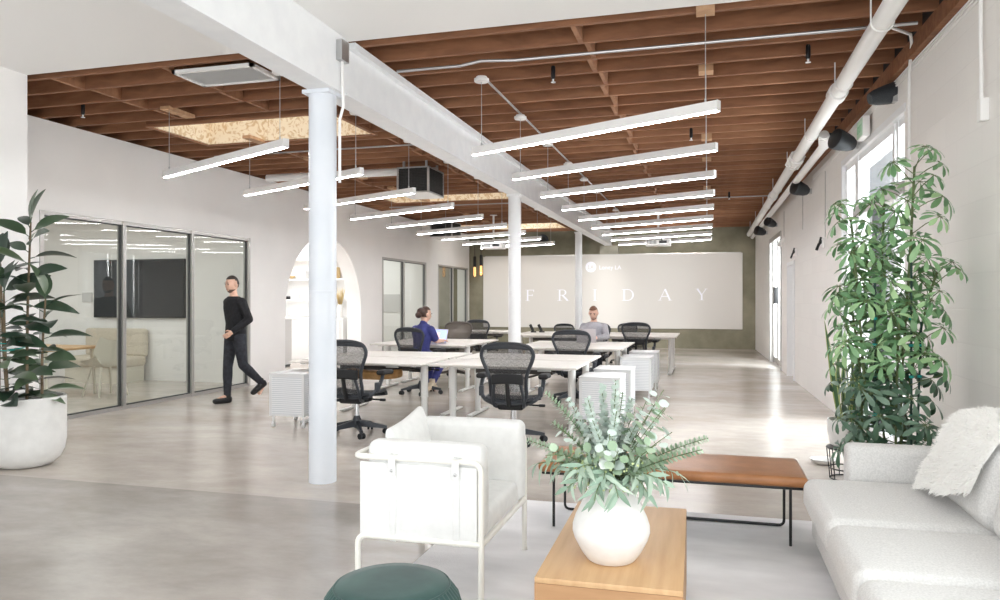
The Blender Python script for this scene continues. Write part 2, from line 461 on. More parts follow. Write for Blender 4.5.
def fuse(mb, voxel=0.012, smooth=4):
    """one continuous skin over everything in the builder (voxel remesh, then smoothed), baked"""
    me = bpy.data.meshes.new('fuse_tmp'); me.from_pydata(mb.v, [], mb.f)
    bm = bmesh.new(); bm.from_mesh(me); bmesh.ops.recalc_face_normals(bm, faces=bm.faces); bm.to_mesh(me); bm.free()
    o = bpy.data.objects.new('fuse_tmp', me); COL.objects.link(o)
    r = o.modifiers.new('remesh', 'REMESH'); r.mode = 'VOXEL'; r.voxel_size = voxel
    s = o.modifiers.new('smooth', 'SMOOTH'); s.factor = 0.5; s.iterations = smooth
    dg = bpy.context.evaluated_depsgraph_get(); dg.update()
    out = bpy.data.meshes.new_from_object(o.evaluated_get(dg))
    bpy.data.objects.remove(o); bpy.data.meshes.remove(me)
    return out
def from_mesh(name, me, material, parent=None):
    me.materials.clear(); me.materials.append(M[material])
    me.polygons.foreach_set('use_smooth', [True] * len(me.polygons))
    o = bpy.data.objects.new(name, me); COL.objects.link(o)
    if parent is not None: o.parent = parent
    return o
# ------------------------------------------------------------------ room shell
ZC = 3.54      # underside of joists / soffit
ZD = 3.84      # roof deck
YB = 22.8      # back wall
XL = -7.42
def wr(p):     # the right wall runs a degree off the room axis
    return (p[0] - 0.0185 * (p[1] - 9.78), p[1], p[2])
XR = 1.57

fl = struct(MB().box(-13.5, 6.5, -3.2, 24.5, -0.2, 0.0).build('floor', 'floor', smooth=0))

# left side walls
w = MB(); ZW = ZC - 0.002
for (y0, y1, z0, z1) in ((5.6, 6.80, 0, ZW), (6.80, 10.88, 2.48, ZW), (10.88, 11.3, 0, ZW), (15.6, 16.14, 0, ZW), (16.14, 18.98, 2.46, ZW),
                         (18.98, 19.91, 0, ZW), (19.91, 22.6, 2.46, ZW), (22.6, YB, 0, ZW)):
    w.box(XL - 0.34, XL, y0, y1, z0, z1)
ac, ar, az = 13.5, 1.535, 1.18
poly = [(11.3, 0), (ac - ar, 0), (ac - ar, az)]
poly += [(ac - ar * math.cos(PI * i / 40), az + ar * math.sin(PI * i / 40)) for i in range(1, 40)]
poly += [(ac + ar, az), (ac + ar, 0), (15.6, 0), (15.6, ZW), (11.3, ZW)]
w.prism(poly, 'x', XL - 0.34, XL)
struct(w.build('wall_left', 'wall', smooth=25))
struct(MB().box(-6.32, -6.12, -3.0, 5.48, 0, ZD).box(-7.76, -6.32, 5.28, 5.48, 0, ZD).build('wall_left_front', 'wall', smooth=0))
struct(MB().box(-7.76, 2.0, YB, YB + 0.25, 0, ZD + 0.1).build('wall_back', 'concrete_wall', smooth=0))

# right wall with its window and two doors
w = MB(wr)
for (y0, y1, z0, z1) in ((-3.2, -2.6, 0, ZD), (-2.6, 3.0, 0, 1.0), (-2.6, 3.0, 3.0, ZD), (3.0, 7.05, 0, ZD), (7.05, 9.75, 0, 0.06), (7.05, 9.75, 3.06, ZD), (9.75, 14.15, 0, ZD), (14.15, 15.15, 2.15, ZD),
                         (15.15, 16.2, 0, ZD), (16.2, 18.5, 2.86, ZD), (18.5, YB, 0, ZD)):
    w.box(XR, XR + 0.28, y0, y1, z0, z1)
struct(w.build('wall_right', 'block_wall', smooth=0))

# front wall behind the viewpoint: big shopfront openings
w = MB()
w.box(-6.32, 2.1, -3.2, -3.0, 0, 0.15).box(-6.32, 2.1, -3.2, -3.0, 3.2, ZD)
for x in (-6.32, -3.6, -0.9, 1.6): w.box(x, x + 0.18, -3.2, -3.0, 0.15, 3.2)
struct(w.build('wall_front', 'wall', smooth=0))

# ceilings
struct(MB().box(-7.76, 2.1, -3.2, 5.48, ZC, ZD).build('ceiling_soffit', 'ceilwhite', smooth=0))
SKY = [(-6.5, -4.08, 7.52, 8.6), (-6.5, -3.62, 13.9, 14.85), (-7.0, -3.95, 19.7, 21.3)]
d = MB()
d.box(-2.9, 2.0, 5.48, YB, ZD, ZD + 0.08)
ys = [5.48]
for (x0, x1, y0, y1) in SKY: ys += [y0, y1]
ys.append(YB)
for i in range(0, len(ys), 2): d.box(-7.76, -2.9, ys[i], ys[i+1], ZD, ZD + 0.08)
for (x0, x1, y0, y1) in SKY:
    d.box(-7.76, x0, y0, y1, ZD, ZD + 0.08); d.box(x1, -2.9, y0, y1, ZD, ZD + 0.08)
struct(d.build('ceiling', 'deck', smooth=0))
for (x0, x1, y0, y1) in SKY:
    e = sempty('skylight')
    k = MB(); t = 0.03
    k.box(x0, x1, y0, y0 + t, ZC, 4.7); k.box(x0, x1, y1 - t, y1, ZC, 4.7)
    k.box(x0, x0 + t, y0 + t, y1 - t, ZC, 4.7); k.box(x1 - t, x1, y0 + t, y1 - t, ZC, 4.7)
    k.build('shaft', 'osb', e, smooth=0)
    k = MB(); z = ZC - 0.012; g = 0.05
    k.box(x0 - g, x1 + g, y0 - g, y0, z, z + 0.03); k.box(x0 - g, x1 + g, y1, y1 + g, z, z + 0.03)
    k.box(x0 - g, x0, y0, y1, z, z + 0.03); k.box(x1, x1 + g, y0, y1, z, z + 0.03)
    k.build('trim_strip', 'joist2', e, smooth=0)
    k = MB(); q = 0.002
    k.box(x0 - 0.04, x1 + 0.04, y0 - 0.04, y0 - q, ZC + 0.02, ZD); k.box(x0 - 0.04, x1 + 0.04, y1 + q, y1 + 0.04, ZC + 0.02, ZD); k.box(x0 - 0.04, x0 - q, y0, y1, ZC + 0.02, ZD); k.box(x1 + q, x1 + 0.04, y0, y1, ZC + 0.02, ZD)
    k.build('header_boards', 'joist', e, smooth=0)

struct(MB().box(-7.80, -7.76, 5.3, YB, 2.95, ZD + 0.08).build('ceiling_sky_stop', 'deck', smooth=0))  # added board, keeps open sky out of the void over the side rooms
# joists, one beam each
rnd = random.Random(3)
y = 5.62
joist_me = {}
while y < YB - 0.1:
    spans = [(-7.74, 1.62 - 0.0185 * (y - 9.78) - 0.06)]
    for (x0, x1, y0, y1) in SKY:
        if y0 - 0.06 < y < y1 + 0.06: spans = [(-7.74, x0 - 0.05), (x1 + 0.05, spans[0][1])]
    for (a, b_) in spans:
        j = MB().box(a, b_, -0.021, 0.021, 0.0, ZD - ZC)
        o = struct(j.build('ceiling_joist', 'joist' if rnd.random() < 0.7 else 'joist2', smooth=0))
        o.location = (0, y, ZC + rnd.uniform(-0.004, 0.004))
    y += 0.407
# blocking between joists (lines of short boards)
y = 5.62
k = 0
while y + 0.407 < YB - 0.1:
    for x, zz in ((-1.0, 0.0), (-4.75 if y < 7.1 else -4.0, 0.0), (-6.0 + 0.02 * k % 0.3, 0.0)):
        skip = any(x0 - 0.1 < x < x1 + 0.1 and y0 - 0.45 < y < y1 + 0.1 for (x0, x1, y0, y1) in SKY)
        if skip: continue
        o = struct(MB().box(-0.02, 0.02, 0.022, 0.385, 0, ZD - ZC).build('ceiling_blocking', 'joist2' , smooth=0))
        o.location = (x + (0.045 if k % 2 else 0), y, ZC)
    y += 0.407; k += 1

# roof beam on three columns
b = MB()
b.box(-3.02, -2.80, -3.0, 5.40, 3.09, ZC - 0.002)
b.box(-3.00, -2.82, 5.40, 22.6, 3.09, ZC - 0.002)
b.box(-2.82, -2.765, 5.50, 22.6, ZC - 0.06, ZC - 0.002); b.box(-3.055, -3.00, 5.50, 22.6, ZC - 0.06, ZC - 0.002)
b.box(-2.82, -2.80, 5.42, 22.6, 3.09, 3.11); b.box(-3.02, -3.0, 5.42, 22.6, 3.09, 3.11)
struct(b.build('beam', 'beam', smooth=0))
struct(MB().box(-3.17, -2.62, 22.55, YB, 2.84, 3.088).build('beam_corbel', 'corbel', smooth=0))
for (x, y, r) in ((-2.95, 5.30, 0.108), (-2.93, 11.3, 0.098), (-3.03, 17.9, 0.085)):
    c = MB()
    c.lathe([(r + 0.001, 0), (r, 0.004), (r, 0.03), (r, 1.49), (r, 1.50), (r + 0.002, 1.502), (r + 0.002, 1.515), (r, 1.517), (r, 1.53), (r, 3.06)], (x, y, 0), 40)
    c.box(x - r * 1.08, x + r * 1.08, y - r * 1.08, y + r * 1.08, 3.06, 3.089)
    struct(c.build('column', 'column' if y < 6 else 'column2', smooth=40))

# glazed partition in the left wall (aluminium frame, three lights)
def glazing(name, y0, y1, z1, mulls, x=XL, split=0.0):
    e = sempty(name)
    f = MB(); t = 0.055; d = 0.09
    f.box(x - d, x + 0.004, y0, y1, z1 - 0.05, z1); f.box(x - d, x + 0.004, y0, y1, 0, 0.045)
    for ym in [y0 + t / 2, y1 - t / 2] + mulls: f.box(x - d - 0.002, x + 0.012, ym - t / 2, ym + t / 2, 0, z1)
    f.build('frame', 'alu', e, smooth=0)
    g = MB(); gt = 0.02
    edges = [y0 + t] + [v for m in mulls for v in (m - t/2, m + t/2)] + [y1 - t]
    for i in range(0, len(edges), 2):
        a, c = edges[i], edges[i+1]
        g.box(x - 0.05, x - 0.02, a, a + gt, 0.045, z1 - 0.05); g.box(x - 0.05, x - 0.02, c - gt, c, 0.045, z1 - 0.05)
        g.box(x - 0.05, x - 0.02, a, c, 0.045, 0.06); g.box(x - 0.05, x - 0.02, a, c, z1 - 0.065, z1 - 0.05)
    g.build('gasket', 'darkalu', e, smooth=0)
    for i in range(0, len(edges), 2):
        MB().add([(x - 0.036, edges[i], 0.045), (x - 0.036, edges[i+1], 0.045), (x - 0.036, edges[i+1], z1 - 0.05), (x - 0.036, edges[i], z1 - 0.05)], [(0, 1, 2, 3)]) and None
        q = MB(); q.add([(x - 0.036, edges[i], 0.045), (x - 0.036, edges[i+1], 0.045), (x - 0.036, edges[i+1], z1 - 0.05), (x - 0.036, edges[i], z1 - 0.05)], [(0, 1, 2, 3)])
        q.build('pane', 'glass', e, smooth=0)
    return e
glazing('window_1', 6.80, 10.88, 2.48, [8.09, 9.44])
glazing('window_2', 16.14, 18.98, 2.46, [17.45])
glazing('window_3', 19.91, 22.6, 2.46, [21.2])

# rooms behind the partition
struct(MB().box(-12.3, -7.76, 11.15, 11.3, 0, 2.95).build('wall_meeting_room_back', 'wall', smooth=0))
struct(MB().box(-12.45, -12.3, 4.8, 23.0, 0, 2.95).build('wall_meeting_room_left', 'wall', smooth=0))
struct(MB().box(-12.3, -6.32, 4.65, 4.8, 0, 2.95).build('wall_meeting_room_front', 'wall', smooth=0))
struct(MB().box(-12.45, -7.76, 4.65, 11.3, 2.85, 2.95).box(-12.45, -7.76, 15.9, 23.0, 2.85, 2.95).box(-12.45, -7.76, 11.3, 15.9, 3.2, 3.3).build('ceiling_side_rooms', 'ceilwhite', smooth=0))
struct(MB().box(-12.3, -7.76, 15.75, 15.95, 0, 3.2).build('wall_kitchen_end', 'wall', smooth=0))
struct(MB().box(-12.3, -7.76, 19.38, 19.5, 0, 2.9).build('wall_small_rooms', 'wall', smooth=0))
struct(MB().box(-12.3, -7.76, 22.8, 23.0, 0, 2.9).build('wall_small_room_back', 'concrete_wall', smooth=0))

# right-hand window: white frame, transom, three lights
e = sempty('window_4')
f = MB(wr); x0, x1 = XR + 0.03, XR + 0.13
f.box(x0, x1, 7.05, 9.75, 2.98, 3.06); f.box(x0, x1, 7.05, 9.75, 0.06, 0.14)
for (a, c) in ((7.05, 7.13), (9.67, 9.75)): f.box(x0, x1, a, c, 0.06, 3.06)
for (a, c) in ((9.0, 9.16), (7.46, 7.53), (7.34, 7.40)): f.box(x0 - 0.01, x1, a, c, 0.06, 3.06)
f.box(XR - 0.012, XR + 0.03, 7.01, 9.8, 3.05, 3.12); f.box(XR - 0.012, XR + 0.03, 9.74, 9.82, 0.0, 3.12)
f.build('frame', 'whitemetal', e, smooth=0)
MB(wr).box(x0 - 0.035, x1, 7.1, 9.16, 2.36, 2.47).build('transom', 'alu', e, smooth=0)
MB(wr).box(x0 - 0.015, x1 - 0.02, 8.26, 8.31, 0.14, 2.36).build('mullion', 'darkalu', e, smooth=0)
q = MB(wr); q.add([(XR + 0.08, 7.1, 0.1), (XR + 0.08, 9.7, 0.1), (XR + 0.08, 9.7, 3.0), (XR + 0.08, 7.1, 3.0)], [(0, 1, 2, 3)])
q.build('pane', 'winglass', e, smooth=0)
e = sempty('window_added')  # unseen window, added so daylight reaches the lounge from the right
f = MB(wr)
for (a, c) in ((-2.6, -2.52), (-0.75, -0.67), (1.1, 1.18), (2.92, 3.0)): f.box(x0, x1, a, c, 1.0, 3.0)
f.box(x0, x1, -2.6, 3.0, 1.0, 1.08); f.box(x0, x1, -2.6, 3.0, 2.92, 3.0)
f.build('frame', 'whitemetal', e, smooth=0)
q = MB(wr); q.add([(XR + 0.08, -2.55, 1.05), (XR + 0.08, 2.95, 1.05), (XR + 0.08, 2.95, 2.95), (XR + 0.08, -2.55, 2.95)], [(0, 1, 2, 3)])
q.build('pane', 'winglass', e, smooth=0)
# glazed double door far down the right wall
e = sempty('door_1')
f = MB(wr)
f.box(XR - 0.02, XR + 0.2, 16.2, 16.28, 0, 2.86); f.box(XR - 0.02, XR + 0.2, 18.36, 18.5, 0, 2.86); f.box(XR - 0.02, XR + 0.2, 16.28, 18.36, 2.76, 2.86)
for a in (16.3, 17.3, 17.42, 18.26): f.box(XR + 0.05, XR + 0.11, a, a + 0.08, 0.02, 2.76)
f.box(XR + 0.05, XR + 0.11, 16.3, 18.34, 0.02, 0.14)
f.build('frame', 'alu', e, smooth=0)
q = MB(wr); q.add([(XR + 0.08, 16.3, 0.1), (XR + 0.08, 18.3, 0.1), (XR + 0.08, 18.3, 2.76), (XR + 0.08, 16.3, 2.76)], [(0, 1, 2, 3)])
q.build('pane', 'winglass', e, smooth=0)
MB(wr).bbox(XR - 0.05, XR + 0.05, 17.2, 17.3, 1.36, 1.72, 0.01).build('door_closer', 'black', e)
e = sempty('door_2')
f = MB(wr); f.box(XR - 0.02, XR + 0.2, 14.15, 14.22, 0, 2.15); f.box(XR - 0.02, XR + 0.2, 15.08, 15.15, 0, 2.15); f.box(XR - 0.02, XR + 0.2, 14.22, 15.08, 2.08, 2.15)
f.build('frame', 'whitemetal', e, smooth=0)
f = MB(wr); f.box(XR + 0.08, XR + 0.13, 14.22, 15.08, 0.01, 2.08); f.build('leaf', 'white', e, smooth=0)
MB(wr).cyl((XR + 0.08, 14.32, 1.0), (XR + 0.03, 14.32, 1.0), 0.025).box(XR + 0.02, XR + 0.04, 14.3, 14.42, 0.985, 1.015).build('handle', 'steel', e)

# neighbouring white block wall and the ground outside
struct(MB().box(4.2, 4.4, 0.0, 70, -0.2, 5.0).build('wall_outside', 'cmu', smooth=0))
# ------------------------------------------------------------------ ceiling services
BL = 2.44; BA = -math.radians(26.5); ZB = 2.79
def light_bar(label, side, grp):
    """side = -1: power canopy over the left end, +1: over the right end"""
    t = thing('pendant_light', label, 'light', group=grp)
    h = MB(); h.box(-BL/2, BL/2, -0.026, 0.026, 0.006, 0.078); h.box(-BL/2 - 0.004, -BL/2, -0.028, 0.028, 0, 0.08); h.box(BL/2, BL/2 + 0.004, -0.028, 0.028, 0, 0.08)
    h.build('housing', 'fixture', t, smooth=0)
    MB().box(-BL/2 + 0.004, BL/2 - 0.004, -0.02, 0.02, 0.001, 0.0058).build('diffuser', 'led', t, smooth=0)
    up = ZC - ZB
    for s in (-1, 1):
        x = s * (BL/2 - 0.1)
        c = MB(); c.cyl((x, 0, 0.078), (x, 0, up - 0.03), 0.0035, n=6); c.cyl((x, 0, 0.078), (x, 0, 0.11), 0.008, n=8)
        c.build('suspension_cable', 'steel', t)
        if s == side:
            k = MB(); k.lathe([(0.001, 0), (0.062, 0), (0.07, 0.012), (0.07, 0.03), (0.05, 0.034), (0.05, 0.05)], (x, 0, up - 0.08), 20)
            k.build('ceiling_canopy', 'fixture', t)
        else:
            q_ = MB(); q_.box(-0.065, 0.065, -0.17, -0.03, -0.02, 0.16) if side < 0 else q_.box(-0.06, 0.06, -0.17, 0.25, -0.026, 0.012); q_.xf(Matrix.Translation((x, 0, up)) @ Euler((0, 0, -BA)).to_matrix().to_4x4() @ Matrix.Translation((0, 0.1, 0)))
            q_.build('ceiling_block', 'block', t, smooth=0)
    return t
ords = ['nearest', 'second', 'third', 'fourth', 'fifth', 'sixth', 'seventh', 'eighth', 'farthest']
pr = pl_ = None
for i in range(9):
    y = 6.08 + 1.478 * i
    lab = ('long white linear light bar hanging right of the beam, %s of nine in its row' % ords[i])
    if pr is None: pr = light_bar(lab, -1, 'light bars hanging right of the beam'); o = pr
    else: o = dup(pr, lab)
    o.location = (-1.02, y, ZB); o.rotation_euler = (0, 0, BA)
for i in range(9):
    y = 6.36 + 1.485 * i
    lab = ('long white linear light bar hanging left of the beam, %s of nine in its row' % ords[i])
    if pl_ is None: pl_ = light_bar(lab, 1, 'light bars hanging left of the beam'); o = pl_
    else: o = dup(pl_, lab)
    o.location = (-4.69, y, ZB); o.rotation_euler = (0, 0, BA)

def pipe(name, label, cat, pts, r, m, n=10, warp=None):
    return tag(MB(warp).tube(pts, r, n).build(name, m), label, cat)
xr_ = -1.02 - (BL/2 - 0.1) * math.cos(BA); xl_ = -4.69 + (BL/2 - 0.1) * math.cos(BA)
pipe('conduit', 'thin steel conduit along the ceiling joining the right-hand light canopies', 'conduit', [(xr_, 6.75, ZC - 0.0135), (xr_, 18.4, ZC - 0.0135)], 0.012, 'steel')
pipe('conduit', 'thin steel conduit along the beam joining the left-hand light canopies', 'conduit', [(xl_, 5.9, ZC - 0.0135), (xl_, 17.7, ZC - 0.0135)], 0.012, 'steel')
pipe('conduit', 'long steel conduit crossing under the wooden joists near the front soffit', 'conduit',
     [(-2.7, 6.19, 3.5), (-2.1, 6.19, 3.5), (-1.9, 6.17, 3.52), (-1.6, 6.17, 3.5), (1.5, 6.15, 3.5)], 0.013, 'steel')
pipe('conduit', 'steel conduit crossing the joists behind the near skylight', 'conduit', [(-6.9, 9.25, 3.52), (-3.1, 9.25, 3.52)], 0.011, 'steel')
pipe('conduit', 'steel conduit crossing the joists beyond the first black ceiling unit', 'conduit', [(-6.9, 15.4, 3.52), (-3.1, 15.4, 3.52)], 0.012, 'steel')
pipe('conduit', 'steel conduit crossing the joists far down on the right side', 'conduit', [(-2.0, 15.7, 3.52), (1.3, 15.7, 3.52)], 0.012, 'steel')
pipe('duct', 'white round duct running to the nearest black ceiling unit', 'duct', [(-6.9, 10.6, 3.42), (-4.55, 10.62, 3.42)], 0.06, 'white', 16)

# sprinkler heads
def sprinkler(label, x, y):
    t = thing('ceiling_sprinkler', label, 'sprinkler', (x, y, ZC - 0.13), group='sprinkler heads under the joists')
    MB().lathe([(0.016, 0.03), (0.02, 0.05), (0.02, 0.14), (0.014, 0.15)], n=12).build('fitting', 'black', t)
    MB().lathe([(0.001, 0), (0.022, 0), (0.022, 0.004), (0.008, 0.006), (0.008, 0.034)], n=12).build('nozzle', 'whitemetal', t)
    return t
for lab, x, y in (('small black and white sprinkler head right of the beam beside the nearest light bar', -1.35, 6.6), ('small sprinkler head above the second right-hand light bar', -0.2, 9.45),
                  ('small sprinkler head nearest the white pipe on the right', 0.8, 6.62), ('small sprinkler head over the left end wall near the soffit', -6.5, 6.5),
                  ('small sprinkler head far back on the right side', 0.4, 15.2)):
    sprinkler(lab, x, y)

# air return grille in the joists
t = thing('ceiling_vent', 'white slatted air vent set in the wooden ceiling near the left beam', 'vent', (-4.28, 5.92, 3.50))
f = MB(); X, Y = 0.42, 0.225; g = 0.035
f.box(-X, X, -Y, -Y + g, 0, 0.03); f.box(-X, X, Y - g, Y, 0, 0.03); f.box(-X, -X + g, -Y, Y, 0, 0.03); f.box(X - g, X, -Y, Y, 0, 0.03)
f.build('frame', 'white', t, smooth=0)
n = 12
for i in range(n):
    y = -Y + g + (2*Y - 2*g) * (i + 0.5) / n
    MB().prism([(y - 0.010, 0.002), (y - 0.007, 0.002), (y + 0.006, 0.02), (y + 0.003, 0.02)], 'x', -X + g, X - g).build('slat', 'white', t, smooth=0)
MB().box(-X + 0.01, X - 0.01, -Y + 0.01, Y - 0.01, 0.03, 0.034).build('plenum', 'tray', t, smooth=0)

# two boxy ceiling units with black grilles
def hvac(label, x0, x1, y0, y1, z0, z1):
    t = thing('ceiling_air_unit', label, 'air conditioner', ((x0 + x1)/2, (y0 + y1)/2, z0), group='black air units under the ceiling')
    a, b_, h = (x1 - x0)/2, (y1 - y0)/2, z1 - z0
    f = MB(); p = 0.03
    for sx in (-1, 1):
        for sy in (-1, 1):
            f.box(min(sx*a, sx*(a-p)), max(sx*a, sx*(a-p)), min(sy*b_, sy*(b_-p)), max(sy*b_, sy*(b_-p)), 0, h)
    f.box(-a, a, -b_, b_, 0, 0.02); f.box(-a, a, -b_, b_, h - 0.02, h)
    f.build('frame', 'steel', t, smooth=0)
    g = MB(); a2, b2 = a - 0.012, b_ - 0.012
    g.box(-a2, a2, -b2, b2, 0.02, h - 0.02)
    k = 14
    for i in range(k):
        z = 0.04 + (h - 0.08) * i / (k - 1)
        g.box(-a + p, a - p, -b_ + 0.002, -b_ + 0.012, z - 0.006, z + 0.006); g.box(a - 0.012, a - 0.002, -b_ + p, b_ - p, z - 0.006, z + 0.006)
    for i in range(10):
        xx = -a + p + (2*a - 2*p) * (i + 0.5) / 10
        g.box(xx - 0.003, xx + 0.003, -b_ + 0.001, -b_ + 0.008, 0.03, h - 0.03)
    g.build('grille', 'grille', t, smooth=0)
    MB().box(-a, a, -b_, b_, -0.012, 0.0).build('drip_tray', 'white', t, smooth=0)
    br = MB()
    for sx in (-0.7, 0.7):
        for sy in (-0.7, 0.7): br.box(sx*a - 0.015, sx*a + 0.015, sy*b_ - 0.015, sy*b_ + 0.015, h, ZC - z0)
    br.box(-a, a, -0.04, 0.04, h, h + 0.03)
    br.build('hanger', 'steel', t, smooth=0)
hvac('nearest black-grilled boxy air unit hanging under the joists', -4.52, -4.0, 10.35, 11.0, 3.05, 3.44)
hvac('farther black-grilled boxy air unit half hidden by light bars', -6.85, -6.25, 17.8, 18.5, 3.05, 3.44)

# projectors on poles
def projector(label, x, y, zb):
    t = thing('projector', label, 'projector', (x, y, zb), 0.0, 'projectors on ceiling poles')
    MB().bbox(-0.28, 0.28, -0.2, 0.2, 0.0, 0.17, 0.02).build('body', 'white', t)
    v = MB()
    for i in range(7): v.box(-0.23 + 0.03*i, -0.215 + 0.03*i, -0.203, -0.199, 0.04, 0.12)
    v.box(0.03, 0.2, -0.203, -0.199, 0.05, 0.11)
    v.build('vent_slots', 'darkalu', t, smooth=0)
    MB().cyl((0.12, 0.19, 0.09), (0.12, 0.24, 0.09), 0.05).build('lens', 'black', t)
    MB().cyl((0, 0, 0.2), (0, 0, ZC - zb - 0.01), 0.024).lathe([(0.001, 0), (0.09, 0), (0.09, 0.012), (0.001, 0.012)], (0, 0, ZC - zb - 0.014), 16).build('pole', 'white', t)
    MB().box(-0.14, 0.14, -0.1, 0.1, 0.17, 0.2).tube([(0.02, -0.1, 0.2), (0.06, -0.2, 0.18), (0.12, -0.21, 0.06)], 0.012, 6).build('bracket', 'darkalu', t, smooth=0)
projector('white projector on a ceiling pole right of the beam', -1.1, 17.4, 2.68)
projector('white projector on a ceiling pole left of the beam', -5.1, 17.6, 2.70)

# screen with the projected lettering
YS = YB - 0.06
t = thing('projection_screen', 'wide pale screen reading FRIDAY hung on the concrete back wall', 'screen', (-2.97, YS, 0.58))
S0 = Vector((-2.97, YS, 0.58))
s = MB(); s.box(-6.93 + 2.97, 0.97 + 2.97, 0, 0.05, 0.0, 2.24)
s.build('fabric', 'screen', t, smooth=0)
MB().box(-3.9, 3.9, 0.0, 0.058, 2.24, 2.262).build('mounting_rail', 'alu', t, smooth=0)
cx_, cw = 0.963, 0.27
def ux(u, v):   # photo pixel -> screen plane
    a = math.atan2(208, 742.0)
    dx = -math.sin(a) + (u - 500) / 742 * math.cos(a); dy = math.cos(a) + (u - 500) / 742 * math.sin(a); dz = (300 - v) / 742
    k = YS / dy
    return dx * k - S0.x, 1.44 + dz * k - S0.z
def letter(ch, x0, x1, z0, z1):
    m = MB(); W = x1 - x0; Hh = z1 - z0; th = 0.16 * Hh * 0.9; tn = 0.05 * Hh; y0, y1 = -0.004, 0.0005
    def bar(p, q, wd):
        p, q = Vector((p[0], p[1])), Vector((q[0], q[1])); d = (q - p).normalized(); nn = Vector((-d.y, d.x)) * wd / 2
        m.prism([tuple(p - nn), tuple(q - nn), tuple(q + nn), tuple(p + nn)], 'y', y0, y1)
    def serif(x, z, w_): m.box(x - w_/2, x + w_/2, y0, y1, z - tn*0.5 if z > z0 + Hh/2 else z, z if z > z0 + Hh/2 else z + tn*0.5)
    def arc(cx, cz, rx, rz, a0, a1, t0, t1, n=20):
        outer, inner = [], []
        for i in range(n + 1):
            a = a0 + (a1 - a0) * i / n
            k = abs(math.cos(a)); w_ = t0 + (t1 - t0) * k
            outer.append((cx + rx * math.cos(a), cz + rz * math.sin(a))); inner.append((cx + (rx - w_) * math.cos(a), cz + (rz - min(w_, t0)) * math.sin(a)))
        for i in range(n):
            m.prism([outer[i], outer[i+1], inner[i+1], inner[i]], 'y', y0, y1)
    if ch == 'F':
        xs = x0 + 0.26 * W; bar((xs, z0), (xs, z1), th); serif(xs, z0, 0.5*W); serif(x0 + 0.15*W, z1, 0.3*W)
        bar((xs, z1 - tn/2), (x1, z1 - tn/2), tn); bar((x1 - tn/2, z1), (x1 - tn/2, z1 - 0.2*Hh), tn)
        bar((xs, z0 + 0.5*Hh), (x0 + 0.8*W, z0 + 0.5*Hh), tn); bar((x0 + 0.8*W, z0 + 0.42*Hh), (x0 + 0.8*W, z0 + 0.6*Hh), tn)
    if ch == 'R':
        xs = x0 + 0.22 * W; bar((xs, z0), (xs, z1), th); serif(xs, z0, 0.42*W); serif(x0 + 0.12*W, z1, 0.24*W)
        bar((xs, z1 - tn/2), (x0 + 0.5*W, z1 - tn/2), tn); bar((xs, z0 + 0.5*Hh), (x0 + 0.5*W, z0 + 0.5*Hh), tn)
        arc(x0 + 0.48*W, z0 + 0.745*Hh, 0.3*W, 0.255*Hh, -PI/2, PI/2, tn, th)
        bar((x0 + 0.46*W, z0 + 0.5*Hh), (x0 + 0.88*W, z0 + 0.03*Hh), th); serif(x0 + 0.92*W, z0, 0.22*W)
    if ch == 'I':
        xs = (x0 + x1)/2; bar((xs, z0), (xs, z1), th); serif(xs, z0, W); serif(xs, z1, W)
    if ch == 'D':
        xs = x0 + 0.2 * W; bar((xs, z0), (xs, z1), th); serif(x0 + 0.12*W, z0, 0.24*W); serif(x0 + 0.12*W, z1, 0.24*W)
        bar((xs, z1 - tn/2), (x0 + 0.5*W, z1 - tn/2), tn); bar((xs, z0 + tn/2), (x0 + 0.5*W, z0 + tn/2), tn)
        arc(x0 + 0.48*W, (z0+z1)/2, 0.52*W, Hh/2, -PI/2, PI/2, tn, th)
    if ch == 'A':
        xm = (x0+x1)/2; bar((x0 + 0.12*W, z0), (xm, z1), tn); bar((xm, z1), (x1 - 0.14*W, z0), th)
        bar((x0 + 0.26*W, z0 + 0.35*Hh), (x1 - 0.28*W, z0 + 0.35*Hh), tn); serif(x0 + 0.12*W, z0, 0.26*W); serif(x1 - 0.14*W, z0, 0.3*W)
    if ch == 'Y':
        xm = (x0+x1)/2; bar((xm, z0), (xm, z0 + 0.46*Hh), th); serif(xm, z0, 0.42*W)
        bar((xm, z0 + 0.44*Hh), (x0 + 0.14*W, z1), th); bar((xm, z0 + 0.44*Hh), (x1 - 0.14*W, z1), tn)
        serif(x0 + 0.14*W, z1, 0.3*W); serif(x1 - 0.13*W, z1, 0.26*W)
    return m.build('letter', 'lettering', t, smooth=0)
for ch, u0, u1, vt, vb in (('F', 525.4, 534, 289.8, 300.9), ('R', 557, 569, 289.6, 300.8), ('I', 592.8, 596.8, 289.4, 300.7), ('D', 621.8, 633.8, 289.2, 300.6), ('A', 658, 672, 289, 300.4), ('Y', 695.6, 707.8, 288.7, 300.2)):
    a = ux(u0, vb); b_ = ux(u1, vt); letter(ch, a[0], b_[0], a[1], b_[1])
a = ux(590.8, 267)
r_ = 0.165
MB().cyl((a[0], 0.0005, a[1]), (a[0], -0.003, a[1]), r_, n=40).build('logo_disc', 'lettering', t)
def text(body, x, z, size, mname, parent, y=-0.004, rot=(PI/2, 0, 0), spacing=1.0, name='lettering', align='LEFT'):
    cu = bpy.data.curves.new('txt', 'FONT'); cu.body = body; cu.size = size; cu.extrude = 0.001; cu.space_character = spacing; cu.align_x = align
    o = bpy.data.objects.new('txt', cu); COL.objects.link(o)
    dg = bpy.context.evaluated_depsgraph_get(); dg.update()
    me = bpy.data.meshes.new_from_object(o.evaluated_get(dg)); bpy.data.objects.remove(o)
    me.materials.clear(); me.materials.append(M[mname])
    ob = bpy.data.objects.new(name, me); COL.objects.link(ob)
    ob.parent = parent; ob.location = (x, y, z); ob.rotation_euler = rot
    return ob
